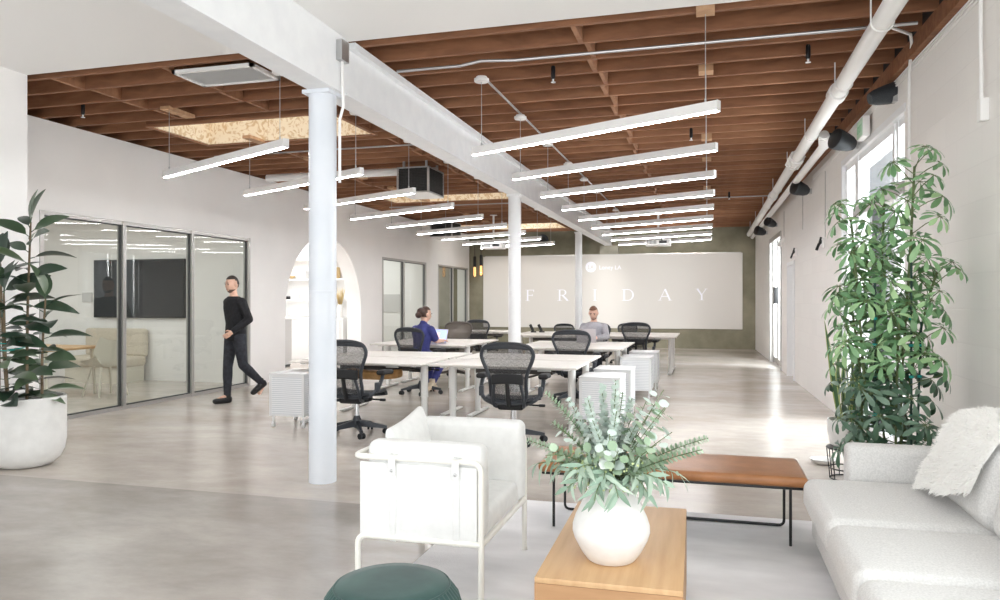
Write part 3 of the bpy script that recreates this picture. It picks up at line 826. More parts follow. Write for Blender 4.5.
text('LA', a[0], a[1] - 0.06, 0.17, 'screen', t, align='CENTER', name='logo_letters')
b_ = ux(599, 269.4); text('Loney', b_[0], b_[1], 0.175, 'lettering', t, name='caption'); b_ = ux(614.6, 269.4); text('LA', b_[0], b_[1], 0.175, 'lettering', t, name='caption')

# pair of pendant bulbs by the back left corner, round speaker on back wall
def bulb(label, x, y, zb):
    t = thing('pendant_bulb', label, 'bulb', (x, y, zb), group='bare bulbs hanging by the back wall')
    MB().cyl((0, 0, 0.62), (0, 0, ZC - zb - 0.005), 0.01, n=8).build('cord', 'black', t)
    MB().lathe([(0.012, 0.66), (0.045, 0.64), (0.05, 0.34), (0.03, 0.33)], n=14).build('socket', 'blackmatt', t)
    MB().lathe([(0.001, 0), (0.045, 0.01), (0.055, 0.08), (0.05, 0.22), (0.03, 0.33)], n=16).build('bulb_glass', 'bulbglass', t)
    MB().tube([(0.02, 0, 0.32), (0.025, 0, 0.06), (0, 0, 0.03), (-0.025, 0, 0.06), (-0.02, 0, 0.32)], 0.012, 6).build('filament', 'filament', t)
bulb('bare pendant bulb on a black cord nearest the left wall', -6.95, 21.9, 2.14)
bulb('bare pendant bulb on a black cord right of its twin', -6.70, 21.75, 2.17)
t = thing('round_speaker', 'round black speaker high on the concrete back wall left of the beam', 'speaker', (-4.97, YB - 0.001, 3.3))
MB().cyl((0, -0.05, 0), (0, -0.13, 0), 0.17, 0.19, n=24).build('body', 'speaker', t)
MB().cyl((0, -0.131, 0), (0, -0.137, 0), 0.11, n=24).build('cone', 'black', t)
MB().box(-0.03, 0.03, -0.05, 0, -0.03, 0.03).build('wall_mount', 'steel', t, smooth=0)

# things on the right wall
def xw(y): return XR - 0.0185 * (y - 9.78)
pm = MB(); pts = [(1.17, y, 3.35) for y in (-2.9, 22.7)]
t = thing('sprinkler_pipe', 'thick white sprinkler main running under the ceiling along the right wall', 'pipe', (1.15, 10, 3.35))
MB().tube([(0.0, -12.9, 0), (0, 12.75, 0)], 0.068, 20).build('pipe_run', 'white', t)
for y in (7.45, 10.9, 14.5):
    c = MB(); c.cyl((0, y - 10 - 0.09, 0), (0, y - 10 + 0.09, 0), 0.086, n=20)
    if y > 10 and y < 11:
        for k in (-0.22, 0.22): c.cyl((0, y - 10 + k - 0.05, 0), (0, y - 10 + k + 0.05, 0), 0.095, n=20)
        for k in range(8):
            q = 2*PI*k/8; c.cyl((0.09*math.cos(q), y - 10 - 0.3, 0.09*math.sin(q)), (0.09*math.cos(q), y - 10 + 0.3, 0.09*math.sin(q)), 0.014, n=6)
    c.build('coupling', 'white', t)
for y in (5.6, 7.1, 9.2, 11.2, 13.6, 16.0, 18.5, 20.8):
    h = MB(); h.tube([(0.072*math.cos(a_), 0, 0.072*math.sin(a_)) for a_ in [PI*i/10 + PI for i in range(11)]], 0.008, 6)
    h.cyl((0.072, 0, 0), (0.072, 0, 0.185), 0.006, n=6); h.cyl((-0.072, 0, 0), (-0.072, 0, 0.185), 0.006, n=6)
    o = h.build('hanger', 'white', t); o.location = (0, y - 10, 0)
t = thing('sprinkler_pipe', 'thinner white pipe below the sprinkler main on the right wall', 'pipe', (1.33, 14, 3.22))
MB().tube([(-0.06, -4.9, 0.1), (-0.02, -4.6, 0.03), (-0.10, 8.6, 0.03)], 0.05, 14).build('pipe_run', 'white', t)
c = MB(); c.cyl((-0.055, -4.85, 0.09), (-0.02, -4.6, 0.03), 0.06, n=14); c.build('coupling', 'white', t)
o = tag(MB(wr).box(XR - 0.06, XR - 0.005, 5.49, YB - 0.05, ZC - 0.14, ZC - 0.005).build('ledger_board', 'joist', smooth=0), 'long wooden ledger board under the joists along the right wall', 'board')
o['kind'] = 'structure'
struct(MB(wr).box(XR - 0.035, XR - 0.004, 5.49, YB - 0.05, ZC - 0.004, ZD - 0.001).build('ceiling_gap_shade', 'gapshade', smooth=0))  # added dark strip, stands in for the shaded gaps at the joist ends
for i, (z, a0, a1) in enumerate(((3.385, 5.0, 8.4), (3.36, 5.0, 8.4), (3.335, 5.0, 8.4))):
    tag(MB(wr).tube([(XR - 0.011, a0, z), (XR - 0.011, 9.1, z), (XR - 0.02, 9.25, z - 0.05), (XR - 0.015, 9.4, z - 0.08), (XR - 0.012, 12, z - 0.09)], 0.009, 6).build('cable', 'white'),
        ('topmost', 'middle', 'lowest')[i] + ' of three white cables along the top of the right wall', 'cable')
def wall_speaker(label, y, z, aim, sc=1.0, flip=False):
    t = thing('wall_speaker', label, 'speaker', (xw(y), y, z), 0, 'black cone speakers high on the right wall')
    MB().box(-0.05 * sc, 0.0, -0.03, 0.03, -0.04, 0.04).build('bracket', 'steel', t, smooth=0)
    R_ = Matrix.Translation((-0.06 * sc - (0.27 * sc if flip else 0), 0, 0)) @ Euler((0, 0, aim + (PI if flip else 0))).to_matrix().to_4x4()
    m = MB(); m.lathe([(0.001, 0.0), (0.07*sc, 0.01), (0.10*sc, 0.06), (0.125*sc, 0.16), (0.135*sc, 0.24), (0.13*sc, 0.25)], n=24)
    m.xf(R_ @ Euler((0, -PI/2 + 0.25, 0)).to_matrix().to_4x4()); m.build('horn', 'speaker', t)
    g = MB(); g.lathe([(0.13*sc, 0.25), (0.10*sc, 0.262), (0.001, 0.268)], n=24)
    g.xf(R_ @ Euler((0, -PI/2 + 0.25, 0)).to_matrix().to_4x4()); g.build('grille', 'black', t)
wall_speaker('nearest black cone speaker above the window', 7.3, 3.24, 0.25, 0.7, True)
wall_speaker('black cone speaker beside the exit sign', 8.85, 3.13, 0.5, 0.85)
wall_speaker('black cone speaker on the wall beyond the window', 12.2, 3.1, 0.5, 0.85)
wall_speaker('black cone speaker just above the far glazed door', 17.0, 3.06, 0.8, 0.75)
wall_speaker('farthest black cone speaker near the back corner', 19.2, 3.08, 0.5, 0.85)
t = thing('exit_sign', 'white box exit sign with a pale green face above the window', 'sign', (xw(8.48), 8.35, 3.10))
MB().bbox(-0.09, -0.022, -0.15, 0.15, 0.0, 0.2, 0.008).build('housing', 'white', t)
MB().box(-0.0225, -0.001, -0.05, 0.05, 0.05, 0.15).build('wall_plate', 'white', t, smooth=0)
q = MB(); q.box(-0.0925, -0.0902, -0.14, 0.14, 0.012, 0.188); q.build('face', 'exit', t, smooth=0)
text('EXIT', 0, 0.06, 0.11, 'exitletters', t, y=0, rot=(PI/2, 0, -PI/2)).location = (-0.0935, 0.125, 0.06)
tag(MB(wr).tube([(XR - 0.30, 6.2, 3.5), (XR - 0.12, 6.4, 3.5), (XR - 0.06, 6.6, 3.49), (XR - 0.036, 6.72, 3.44), (XR - 0.036, 6.77, 3.3), (XR - 0.036, 6.77, 0.9)], 0.012, 8).build('conduit', 'white'), 'white conduit bending off the ceiling and down the right wall by the window', 'conduit')
t = thing('junction_box', 'white electrical box at the foot of the conduit at the right edge', 'box', (xw(5.2), 5.2, 2.54))
MB().bbox(-0.05, 0.0, -0.035, 0.035, 0, 0.14, 0.006).build('box', 'white', t)
MB().tube([(-0.034, 0, 0.14), (-0.034, 0.0, 0.3), (-0.034, 0.01, 0.5), (-0.034, 0.01, 0.99)], 0.012, 8).build('conduit', 'white', t)
def spot(label, y, z, m1, big):

    t = thing('wall_bracket', label, 'bracket', (xw(y), y, z), 0, 'small fittings on the right wall')
    MB().box(-0.03, 0, -0.03, 0.03, -0.07, 0.07).build('plate', 'white', t, smooth=0)
    MB().tube([(-0.02, 0, 0.03), (-0.07, -0.02, -0.02), (-0.10, -0.03, -0.10)], 0.02 * big, 8).cyl((-0.04, -0.02, 0.08), (-0.07, -0.02, -0.03), 0.014, n=8).build('arm', m1, t)
spot('small black bracket on a cord on the bare stretch of right wall', 11.1, 2.23, 'black', 1.0)
spot('small black bracket above the far white door', 13.9, 2.27, 'black', 0.8)
spot('small white fitting just before the far glazed door', 15.7, 2.6, 'white', 2.2)
for y, z, lab in ((10.95, 2.3, 'thin white cord hanging down the right wall to the nearest black bracket'), (13.1, 2.6, 'thin cord hanging under the third cone speaker'), (15.7, 2.7, 'thin white cord hanging to the white fitting by the far door')):
    tag(MB(wr).cyl((XR - 0.008, y, z), (XR - 0.008, y, 3.2), 0.006, n=6).build('hanging_cable', 'alu'), lab, 'cord')
tag(MB(wr).bbox(XR - 0.012, XR, 15.95, 16.03, 0.98, 1.1, 0.004).build('light_switch', 'white'), 'small white light switch beside the far glazed door', 'switch')
t = thing('wall_mounted_box', 'small steel junction box on the beam above the nearest column', 'box', (-2.799, 5.30, 3.32))
MB().box(0, 0.05, -0.06, 0.06, 0, 0.16).build('box', 'steel', t, smooth=0)
MB().tube([(0.02, 0.0, 0), (0.02, 0.02, -0.35), (-0.012, 0.02, -0.45), (-0.012, 0.02, -0.95)], 0.012, 8).build('conduit', 'white', t)
# ------------------------------------------------------------------ office furniture
def smoothpath(pts, n=4, closed=False):
    """Catmull-Rom"""
    P = [Vector(p) for p in pts]; k = len(P); out = []
    rng = range(k) if closed else range(k - 1)
    for i in rng:
        p0 = P[(i-1) % k] if closed or i > 0 else P[0]; p1 = P[i]; p2 = P[(i+1) % k]; p3 = P[(i+2) % k] if closed or i + 2 < k else P[-1]
        for j in range(n):
            t = j / n
            out.append(0.5 * ((2*p1) + (-p0+p2)*t + (2*p0-5*p1+4*p2-p3)*t*t + (-p0+3*p1-3*p2+p3)*t**3))
    if not closed: out.append(P[-1])
    return out
def back_y(z, x=0): return -0.21 - 0.13 * max(0, (z - 0.42)) / 0.6 - 0.03 * math.sin(PI * min(1, max(0, (z - 0.42) / 0.6))) + 0.28 * x * x
BACK = [(0, 1.015), (0.13, 1.008), (0.222, 0.978), (0.257, 0.915), (0.246, 0.85), (0.213, 0.77), (0.186, 0.69), (0.178, 0.60), (0.174, 0.50), (0.13, 0.43), (0, 0.42)]
def make_task_chair(label, grp, frame='chairframe'):
    """mesh-backed task chair facing +y"""
    t = thing('task_chair', label, 'chair', group=grp)
    full = [(x, z) for x, z in BACK] + [(-x, z) for x, z in reversed(BACK[1:-1])]
    path = smoothpath([(x, back_y(z, x), z) for x, z in full], 4, True)
    f = MB(); f.tube(path, 0.019, 8, closed=True)
    # broad top band and the two spine rails
    top = []
    for i in range(13):
        x = -0.225 + 0.45 * i / 12
        zt = 1.01 - 0.75 * x * x; zb = 0.965 - 0.25 * x * x
        top.append([(x, back_y(zt, x) - 0.012, zt), (x, back_y(zb, x) - 0.016, (zt + zb)/2), (x, back_y(zb, x) - 0.006, zb)])
    f.grid(top)
    for s in (-1, 1):
        f.tube(smoothpath([(s*0.13, back_y(0.62, .13) - 0.03, 0.62), (s*0.15, back_y(0.5, .15) - 0.035, 0.5), (s*0.15, -0.22, 0.40), (s*0.12, -0.1, 0.37)], 4), 0.016, 8)
    f.build('back_frame', frame, t)
    rows = []
    for i in range(15):
        z = 0.425 + 0.575 * i / 14
        wz = 0
        for a, b_ in zip(BACK[:-1], BACK[1:]):
            if b_[1] <= z <= a[1] and a[1] > b_[1]:
                wz = a[0] + (b_[0] - a[0]) * (a[1] - z) / (a[1] - b_[1])
        wz = max(wz, 0.05)
        rows.append([(wz * u, back_y(z, wz * u) + 0.004, z) for u in (-1, -0.75, -0.5, -0.25, 0, 0.25, 0.5, 0.75, 1)])
    MB().grid(rows).build('back_mesh', 'mesh' if frame == 'chairframe' else 'meshbrown', t)
    l = MB(); l.soft((0, back_y(0.68) - 0.03, 0.675), (0.16, 0.02, 0.05), 0.018, 3, 3, fn=lambda o: Vector((o.x, o.y + 0.9 * o.x * o.x, o.z - 0.5 * o.x * o.x)))
    l.tube([(0, back_y(0.66) - 0.03, 0.66), (0, back_y(0.5) - 0.045, 0.5), (0, -0.24, 0.40)], 0.022, 8)
    l.build('lumbar_support', 'blackmatt', t)
    rows = []
    for i in range(11):
        u = -1 + 2*i/10
        rows.append([(u * (0.235 + 0.025 * math.sin(PI * j / 9)), -0.20 + 0.44 * j / 9, 0.455 + 0.02 * u * u - (0.05 * ((j - 7) / 2) ** 2 if j > 7 else 0)) for j in range(10)])
    sm = MB(); sm.grid(rows)
    sm.grid([[(p[0], p[1], p[2] - 0.02) for p in r] for r in rows])
    sm.build('seat', 'rubber', t)
    edge = [r[0] for r in rows[:1]]
    per = [rows[0][j] for j in range(10)] + [rows[i][9] for i in range(1, 11)] + [rows[10][j] for j in range(8, -1, -1)] + [rows[i][0] for i in range(9, 0, -1)]
    MB().tube([(p[0], p[1], p[2] - 0.01) for p in per], 0.017, 8, closed=True).build('seat_frame', frame, t)
    for s in (-1, 1):
        p = MB(); p.soft((s*0.315, 0.02, 0.675), (0.05, 0.13, 0.026), 0.025, 3, 1, fn=lambda o, s=s: Vector((o.x + s * 0.25 * (o.y) ** 2, o.y, o.z - 0.5 * max(0, o.y) ** 2)))
        ob = p.build('armrest', 'blackmatt', t)
        q = MB(); q.tube(smoothpath([(s*0.31, -0.01, 0.66), (s*0.315, -0.06, 0.60), (s*0.305, -0.13, 0.52), (s*0.25, -0.17, 0.45), (s*0.16, -0.17, 0.41)], 4), 0.021, 8)
        q.soft((s*0.30, -0.13, 0.53), (0.022, 0.035, 0.05), 0.012, 2)
        q.build('arm_post', frame, ob)
    m = MB(); m.soft((0, -0.02, 0.385), (0.13, 0.15, 0.04), 0.025, 2).cyl((0.1, 0.02, 0.38), (0.27, 0.02, 0.375), 0.009, n=8).soft((0.29, 0.02, 0.375), (0.035, 0.016, 0.014), 0.012, 2)
    m.cyl((-0.1, 0.04, 0.38), (-0.24, 0.04, 0.375), 0.009, n=8)
    m.build('tilt_mechanism', 'blackmatt', t)
    MB().cyl((0, 0, 0.16), (0, 0, 0.36), 0.024, n=14).build('gas_lift', 'chrome', t)
    b = MB(); b.lathe([(0.03, 0.07), (0.05, 0.08), (0.05, 0.15), (0.035, 0.19), (0.03, 0.2)], n=16)
    for k in range(5):
        a = 2*PI*k/5 + 0.3; c, s_ = math.cos(a), math.sin(a); o = len(b.v)
        b.add([(0.03, -0.028, 0.085), (0.03, 0.028, 0.085), (0.03, 0.022, 0.155), (0.03, -0.022, 0.155),
               (0.32, -0.016, 0.062), (0.32, 0.016, 0.062), (0.32, 0.012, 0.09), (0.32, -0.012, 0.09)],
              [(0,3,2,1), (4,5,6,7), (0,1,5,4), (1,2,6,5), (2,3,7,6), (3,0,4,7)])
        b.xf(Euler((0, 0, a)).to_matrix().to_4x4(), o)
    base = b.build('star_base', frame, t)
    for k in range(5):
        a = 2*PI*k/5 + 0.3; px, py = 0.31*math.cos(a), 0.31*math.sin(a); tx, ty = -math.sin(a + 0.5), math.cos(a + 0.5)
        w = MB()
        for q in (-0.02, 0.02): w.cyl((px + tx*(q-0.011), py + ty*(q-0.011), 0.03), (px + tx*(q+0.011), py + ty*(q+0.011), 0.03), 0.03, n=14)
        w.soft((px, py, 0.045), (0.022, 0.022, 0.018), 0.01, 2); w.cyl((px, py, 0.05), (px, py, 0.075), 0.009, n=8)
        w.build('caster', 'rubber', base)
    return t
G = 'mesh task chairs at the white desks'
ch = make_task_chair('graphite mesh task chair half behind the nearest white column', G)
ch.location = (-3.63, 7.26, 0); ch.rotation_euler = (0, 0, 0.0)
dup(ch, 'graphite mesh task chair back to us at the nearest desks behind the white armchair', (-1.90, 7.28, 0), 0.06)
dup(ch, 'mesh task chair the woman in navy sits on', (-4.25, 10.66, 0), -0.22)
dup(ch, 'mesh task chair back to us nearest to the man with the laptop', (-1.83, 10.42, 0), 0.05)
dup(ch, 'mesh task chair at the rear desk right of the man in grey', (-1.27, 14.15, 0), -0.03)
dup(ch, 'mesh task chair back to us beyond the brown-backed chair', (-4.62, 15.2, 0), -0.12)
chb = make_task_chair('brown-backed mesh task chair facing us across the desk from the woman', G, 'chairbrown')
chb.location = (-4.55, 13.1, 0); chb.rotation_euler = (0, 0, PI + 0.1)
dup(ch, 'mesh task chair under the man in grey, mostly hidden by the desk', (-1.95, 13.02, 0), PI)
dup(ch, 'low black task chair at the far desks just left of the third column', (-3.2, 16.9, 0), PI + 0.2, 0.86)
dup(ch, 'low black task chair at the far desks behind the man in grey', (-1.85, 16.95, 0), PI - 0.25, 0.88)

def make_desk(label, W=1.64, D=0.9):
    """sit-stand desk, origin on the floor below its centre"""
    t = thing('desk', label, 'desk', group='white sit-stand desks in back-to-back pairs')
    m = MB(); m.bbox(-W/2, W/2, -D/2, D/2, 0.712, 0.735, 0.006, 2); m.build('desktop', 'tabletop', t)
    for s in (-1, 1):
        x = s * (W/2 - 0.13)
        l = MB(); l.cyl((x, 0, 0.32), (x, 0, 0.69), 0.043, n=20); l.cyl((x, 0, 0.03), (x, 0, 0.33), 0.036, n=20); l.cyl((x, 0, 0.315), (x, 0, 0.325), 0.046, n=20)
        l.box(x - 0.03, x + 0.03, -D/2 + 0.1, D/2 - 0.1, 0.69, 0.711)
        leg = l.build('leg', 'deskleg', t)
        f = MB(); f.bbox(x - 0.035, x + 0.035, -0.36, 0.36, 0.006, 0.03, 0.008, 2)
        for yy in (-0.32, 0.32): f.cyl((x, yy, 0), (x, yy, 0.008), 0.02, n=10)
        f.build('foot', 'deskleg', leg)
    MB().box(-W/2 + 0.17, W/2 - 0.17, -0.05, 0.05, 0.665, 0.711).build('crossbar', 'deskleg', t, smooth=0)
    c = MB(); c.box(-0.45, 0.45, 0.12, 0.3, 0.60, 0.61).box(-0.45, 0.45, 0.11, 0.12, 0.60, 0.66).box(-0.45, 0.45, 0.3, 0.31, 0.60, 0.66)
    for xx in (-0.4, 0.4): c.box(xx - 0.01, xx + 0.01, 0.12, 0.3, 0.61, 0.712)
    c.tube(smoothpath([(-0.3, 0.2, 0.62), (-0.1, 0.1, 0.57), (0.1, 0.15, 0.55), (0.3, 0.2, 0.6)], 5), 0.012, 6)
    c.build('cable_tray', 'tray', t, smooth=0)
    MB().bbox(W/2 - 0.42, W/2 - 0.28, -D/2 + 0.01, -D/2 + 0.06, 0.685, 0.711, 0.005).build('height_control', 'alu', t)
    return t
dk = make_desk('white desk in the near row, left half, closest to the camera')
dk.location = (-3.86, 8.06, 0)
def D2(label, x, y, rz=0): return dup(dk, label, (x, y, 0), rz)
D2('white desk in the near row, left half, on the far side of its pair', -3.86, 9.02, PI)
D2('white desk in the near row, right half, in front of the graphite chair', -2.13, 8.06)
D2('white desk in the near row, right half, on the far side of its pair', -2.13, 9.02, PI)
D2('white desk where the woman in navy works', -4.42, 11.36)
D2('white desk facing the woman, in front of the brown-backed chair', -4.42, 12.30, PI)
D2('white desk in the middle row beside the pedestals, chair side', -2.0, 11.2)
D2('white desk the man in grey works at, laptop on it', -2.0, 12.15, PI)
D2('white desk in the third row by the open floor, nearer half of its pair', -1.40, 14.95)
D2('white desk in the third row by the open floor, half facing the screen', -1.40, 15.9, PI)
D2('white desk in the third row beside the third column, nearer half of its pair', -3.06, 14.95)
D2('white desk in the third row by the third column, holding the dark handset cradles', -3.06, 15.9, PI)
D2('white desk farthest back on the left, beyond the second column', -5.05, 16.4)
# tan cardboard tray slung under the near desk
tag(MB().soft((-3.75, 7.93, 0.565), (0.33, 0.1, 0.048), 0.03, 2, 2, fn=lambda o: Vector((o.x, o.y, o.z - 0.0 + 0.25 * o.x * o.x))).build('cable_basket', 'traywood'),
    'tan sling basket of cables hanging under the near left desk', 'basket')

def make_pedestal(label):
    t = thing('pedestal_cabinet', label, 'cabinet', group='white ribbed pedestal cabinets')
    W, D, H = 0.44, 0.55, 0.60; z0 = 0.13
    f = MB(); p = 0.03
    for sx in (-1, 1):
        for sy in (-1, 1):
            f.box(min(sx*W/2, sx*(W/2-p)), max(sx*W/2, sx*(W/2-p)), min(sy*D/2, sy*(D/2-p)), max(sy*D/2, sy*(D/2-p)), z0, H)
    for (a, c) in ((z0, z0 + 0.02), (H - 0.03, H)): f.box(-W/2, W/2, -D/2, D/2, a, c)
    f.build('frame', 'pedwhite', t, smooth=0)
    MB().bbox(-W/2 - 0.006, W/2 + 0.006, -D/2 - 0.006, D/2 + 0.006, H, H + 0.014, 0.005).build('top', 'pedwhite', t)
    k = MB(); k.box(-W/2 + 0.008, W/2 - 0.008, -D/2 + 0.006, D/2 - 0.006, z0 + 0.02, H - 0.03)
    n = 26
    for i in range(n):
        z = z0 + 0.03 + (H - z0 - 0.08) * i / (n - 1)
        k.box(-W/2 + p, W/2 - p, -D/2 + 0.002, -D/2 + 0.007, z - 0.004, z + 0.004)
        k.box(-W/2 + 0.002, -W/2 + 0.009, -D/2 + p, D/2 - p, z - 0.004, z + 0.004); k.box(W/2 - 0.009, W/2 - 0.002, -D/2 + p, D/2 - p, z - 0.004, z + 0.004)
    k.build('ribbed_panel', 'ribbed', t, smooth=0)
    for sx in (-1, 1):
        for sy in (-1, 1):
            x, y = sx * (W/2 - 0.03), sy * (D/2 - 0.04)
            l = MB().cyl((x, y, 0.05), (x, y, z0), 0.011, n=8).build('leg', 'pedwhite', t)
            MB().cyl((x - 0.012, y, 0.027), (x + 0.012, y, 0.027), 0.027, n=14).box(x - 0.014, x + 0.014, y - 0.012, y + 0.012, 0.03, 0.06).build('caster', 'pedwhite', l)
    return t
pd = make_pedestal('white ribbed pedestal cabinet alone at the left end of the near desks')
pd.location = (-4.57, 7.67, 0)
pd.rotation_euler = (0, 0, 0)
for lab, x, y in (('white ribbed pedestal cabinet right of the near desks, closest to the vase', -1.12, 8.22), ('white ribbed pedestal cabinet standing just behind the one nearest the vase', -1.10, 9.15),
                  ('white ribbed pedestal cabinet at the end of the middle row, nearer one', -1.01, 11.12), ('white ribbed pedestal cabinet at the end of the middle row, farther one', -0.99, 12.2)):
    dup(pd, lab, (x, y, 0))

def laptop(label, x, y, rz, screen):
    t = thing('laptop', label, 'laptop', (x, y, 0.735), rz)
    b = MB(); b.bbox(-0.16, 0.16, -0.11, 0.11, 0, 0.012, 0.004); b.build('base', 'laptop', t)
    k = MB(); k.box(-0.14, 0.14, -0.01, 0.085, 0.012, 0.0135); k.build('keyboard', 'black', t, smooth=0)
    R_ = Matrix.Translation((0, 0.11, 0.012)) @ Euler((-0.28, 0, 0)).to_matrix().to_4x4()
    l = MB(); l.bbox(-0.16, 0.16, -0.004, 0.004, 0, 0.225, 0.003); l.xf(R_); lid = l.build('lid', 'laptop', t)
    s_ = MB(); s_.box(-0.15, 0.15, -0.0052, -0.0042, 0.012, 0.215); s_.xf(R_); s_.build('display', screen, lid, smooth=0)
    if screen == 'laptopscreen':
        s_ = MB(); s_.box(-0.06, 0.0, -0.006, -0.0053, 0.08, 0.17); s_.xf(R_); s_.build('display_window', 'photo_orange', lid, smooth=0)
    return t
laptop('open laptop with a blue screen in front of the woman', -4.25, 11.22, -0.35, 'laptopscreen')
laptop('open silver laptop seen from behind in front of the man', -1.93, 12.28, PI, 'laptopscreen')
for i, (x, y) in enumerate(((-3.66, 15.75), (-3.49, 15.82))):
    t = thing('desk_phone', ('dark handset cradle standing on the rear desk, left of the pair', 'dark handset cradle standing on the rear desk, right of the pair')[i], 'phone', (x, y, 0.735), 0.3, 'dark cradles on the rear desk')
    MB().bbox(-0.06, 0.06, -0.05, 0.05, 0, 0.025, 0.008).build('foot', 'black', t)
    m = MB(); m.bbox(-0.03, 0.03, -0.014, 0.014, 0.0, 0.17, 0.01); m.xf(Matrix.Translation((0, 0.0, 0.022)) @ Euler((0.1, -0.45, 0)).to_matrix().to_4x4()); m.build('handset', 'black', t)

# ------------------------------------------------------------------ meeting room seen through the glass
t = thing('television', 'large black wall television seen through the glass partition', 'television', (-9.86, 11.15, 1.12))
MB().bbox(-0.98, 0.98, -0.07, -0.02, 0, 1.05, 0.008).build('casing', 'black', t)
MB().box(-0.96, 0.96, -0.0715, -0.0702, 0.02, 1.03).build('display', 'tv', t, smooth=0)
MB().box(-0.3, 0.3, -0.02, -0.001, 0.3, 0.8).build('wall_mount', 'steel', t, smooth=0)
t = thing('meeting_table', 'oak meeting table seen through the glass partition', 'table', (-9.95, 8.9, 0), 0)
MB().bbox(-0.95, 0.95, -0.55, 0.55, 0.70, 0.735, 0.01).build('tabletop', 'oak', t)
for sx in (-1, 1):
    for sy in (-1, 1): MB().cyl((sx*0.84, sy*0.44, 0), (sx*0.80, sy*0.42, 0.70), 0.02, 0.03, n=12).build('leg', 'shell', t)
def shell_chair(label, x, y, rz):
    t = thing('shell_chair', label, 'chair', (x, y, 0), rz, 'cream shell chairs at the meeting table')
    P = []
    for i in range(13):
        u = -1 + 2 * i / 12; row = []
        for j in range(12):
            v = j / 11
            if v < 0.5: yy = 0.22 - 0.42 * v / 0.5; zz = 0.45 - 0.02 * math.sin(PI * v * 2); wd = 0.235 + 0.01 * v
            else:
                q = (v - 0.5) / 0.5; yy = -0.20 - 0.10 * q; zz = 0.45 + 0.38 * q; wd = 0.245 - 0.06 * q * q
            lift = 0.17 * abs(u) ** 3 * (1 - abs(v - 0.5) * 1.3)
            row.append((u * wd, yy + (0.10 * u * u if v > 0.5 else 0.0), zz + max(0, lift)))
        P.append(row)
    m = MB(); m.grid(P); m.grid([[(p[0] * 0.985, p[1] + 0.012, p[2] + 0.012) for p in r] for r in P]); m.build('shell', 'shell', t)
    for sx in (-1, 1):
        for sy in (-1, 1): MB().cyl((sx*0.23, sy*0.2 - 0.02, 0), (sx*0.15, sy*0.12 - 0.02, 0.44), 0.014, 0.022, n=10).build('leg', 'shell', t)
    return t
shell_chair('cream shell chair nearest the glass, tucked under the meeting table', -8.75, 9.15, 1.35)
shell_chair('cream shell chair beside the rubber plant seen through the glass', -9.75, 8.15, 0.1)
t = thing('upholstered_bench', 'beige upholstered bench under the television', 'bench', (-10.3, 10.75, 0))
MB().soft((0, 0, 0.36), (0.66, 0.3, 0.09), 0.06, 3, 3).build('seat', 'bench_beige', t)
MB().soft((0, 0.3, 0.68), (0.66, 0.06, 0.25), 0.055, 3, 3).build('backrest', 'bench_beige', t)
MB().box(-0.6, 0.6, -0.24, 0.3, 0.0, 0.275).build('plinth', 'shell', t, smooth=0)
tag(MB().bbox(-11.15, -10.93, 11.13, 11.149, 1.4, 1.58, 0.004).build('wall_panel', 'cabgrey'), 'small pale wall panel left of the television', 'panel')

# ------------------------------------------------------------------ white kitchen behind the arch
KY = 15.75
t = thing('kitchen_shelving', 'white open shelves in the kitchen seen through the arch', 'shelf', (-9.4, KY, 0))
MB().box(-1.6, 1.45, -0.03, 0.0, 1.05, 3.1).build('back_panel', 'cabinet', t, smooth=0)
for z in (1.42, 1.90, 2.36): MB().box(-1.6, 1.45, -0.32, -0.03, z, z + 0.035).build('shelf', 'cabinet', t, smooth=0)
for x in (-1.6, -0.35, 0.9, 1.42): MB().box(x, x + 0.03, -0.32, -0.03, 1.05, 3.1).build('upright', 'cabinet', t, smooth=0)
t = thing('kitchen_counter', 'white kitchen counter under the shelves', 'counter', (-9.4, KY - 0.34, 0))
MB().box(-1.6, 1.5, -0.30, 0.30, 0.0, 1.0).build('body', 'cabinet', t, smooth=0)
MB().box(-1.6, 1.52, -0.32, 0.30, 1.0, 1.04).build('worktop', 'white', t, smooth=0)
for i in range(4): MB().box(-1.55 + 0.75*i, -0.83 + 0.75*i, -0.318, -0.301, 0.1, 0.98).build('door', 'cabinet', t, smooth=0)
t = thing('cabinet', 'pale grey low cabinet just inside the left edge of the arch', 'cabinet', (-9.0, 14.1, 0))
MB().box(-0.26, 0.26, -0.25, 0.25, 0.05, 1.02).build('body', 'cabgrey', t, smooth=0)
MB().box(-0.27, 0.27, -0.26, 0.26, 1.02, 1.05).build('top', 'white', t, smooth=0)
MB().box(-0.24, 0.24, -0.22, 0.22, 0, 0.05).build('plinth', 'darkalu', t, smooth=0)
t = thing('bowl', 'tan woven bowl on the kitchen shelf', 'bowl', (-9.55, KY - 0.18, 1.936))
MB().lathe([(0.06, 0), (0.12, 0.03), (0.15, 0.07), (0.14, 0.07), (0.10, 0.03), (0.001, 0.015)], n=24).build('bowl', 'basket', t)
tag(MB().bbox(-9.2, -9.08, KY - 0.25, KY - 0.1, 1.936, 2.12, 0.01).build('storage_box', 'cabgrey'), 'small grey box on the kitchen shelf left of the column', 'box')
tag(MB().bbox(-8.46, -8.25, KY - 0.28, KY - 0.1, 1.936, 2.2, 0.01).build('storage_basket', 'basket'), 'tan basket on the kitchen shelf right of the column', 'basket')
tag(MB().bbox(-9.70, -9.56, KY - 0.25, KY - 0.1, 1.456, 1.53, 0.01).build('coffee_tin', 'black'), 'small black tin on the lowest kitchen shelf', 'tin')
t = thing('dried_grass_vase', 'white vase of dried grass on the kitchen counter', 'vase', (-8.09, KY - 0.42, 1.04))
MB().lathe([(0.05, 0), (0.075, 0.05), (0.07, 0.2), (0.045, 0.27), (0.05, 0.3), (0.04, 0.3), (0.03, 0.26)], n=20).build('vase', 'ceramic', t)
g = MB(); rg = random.Random(5)
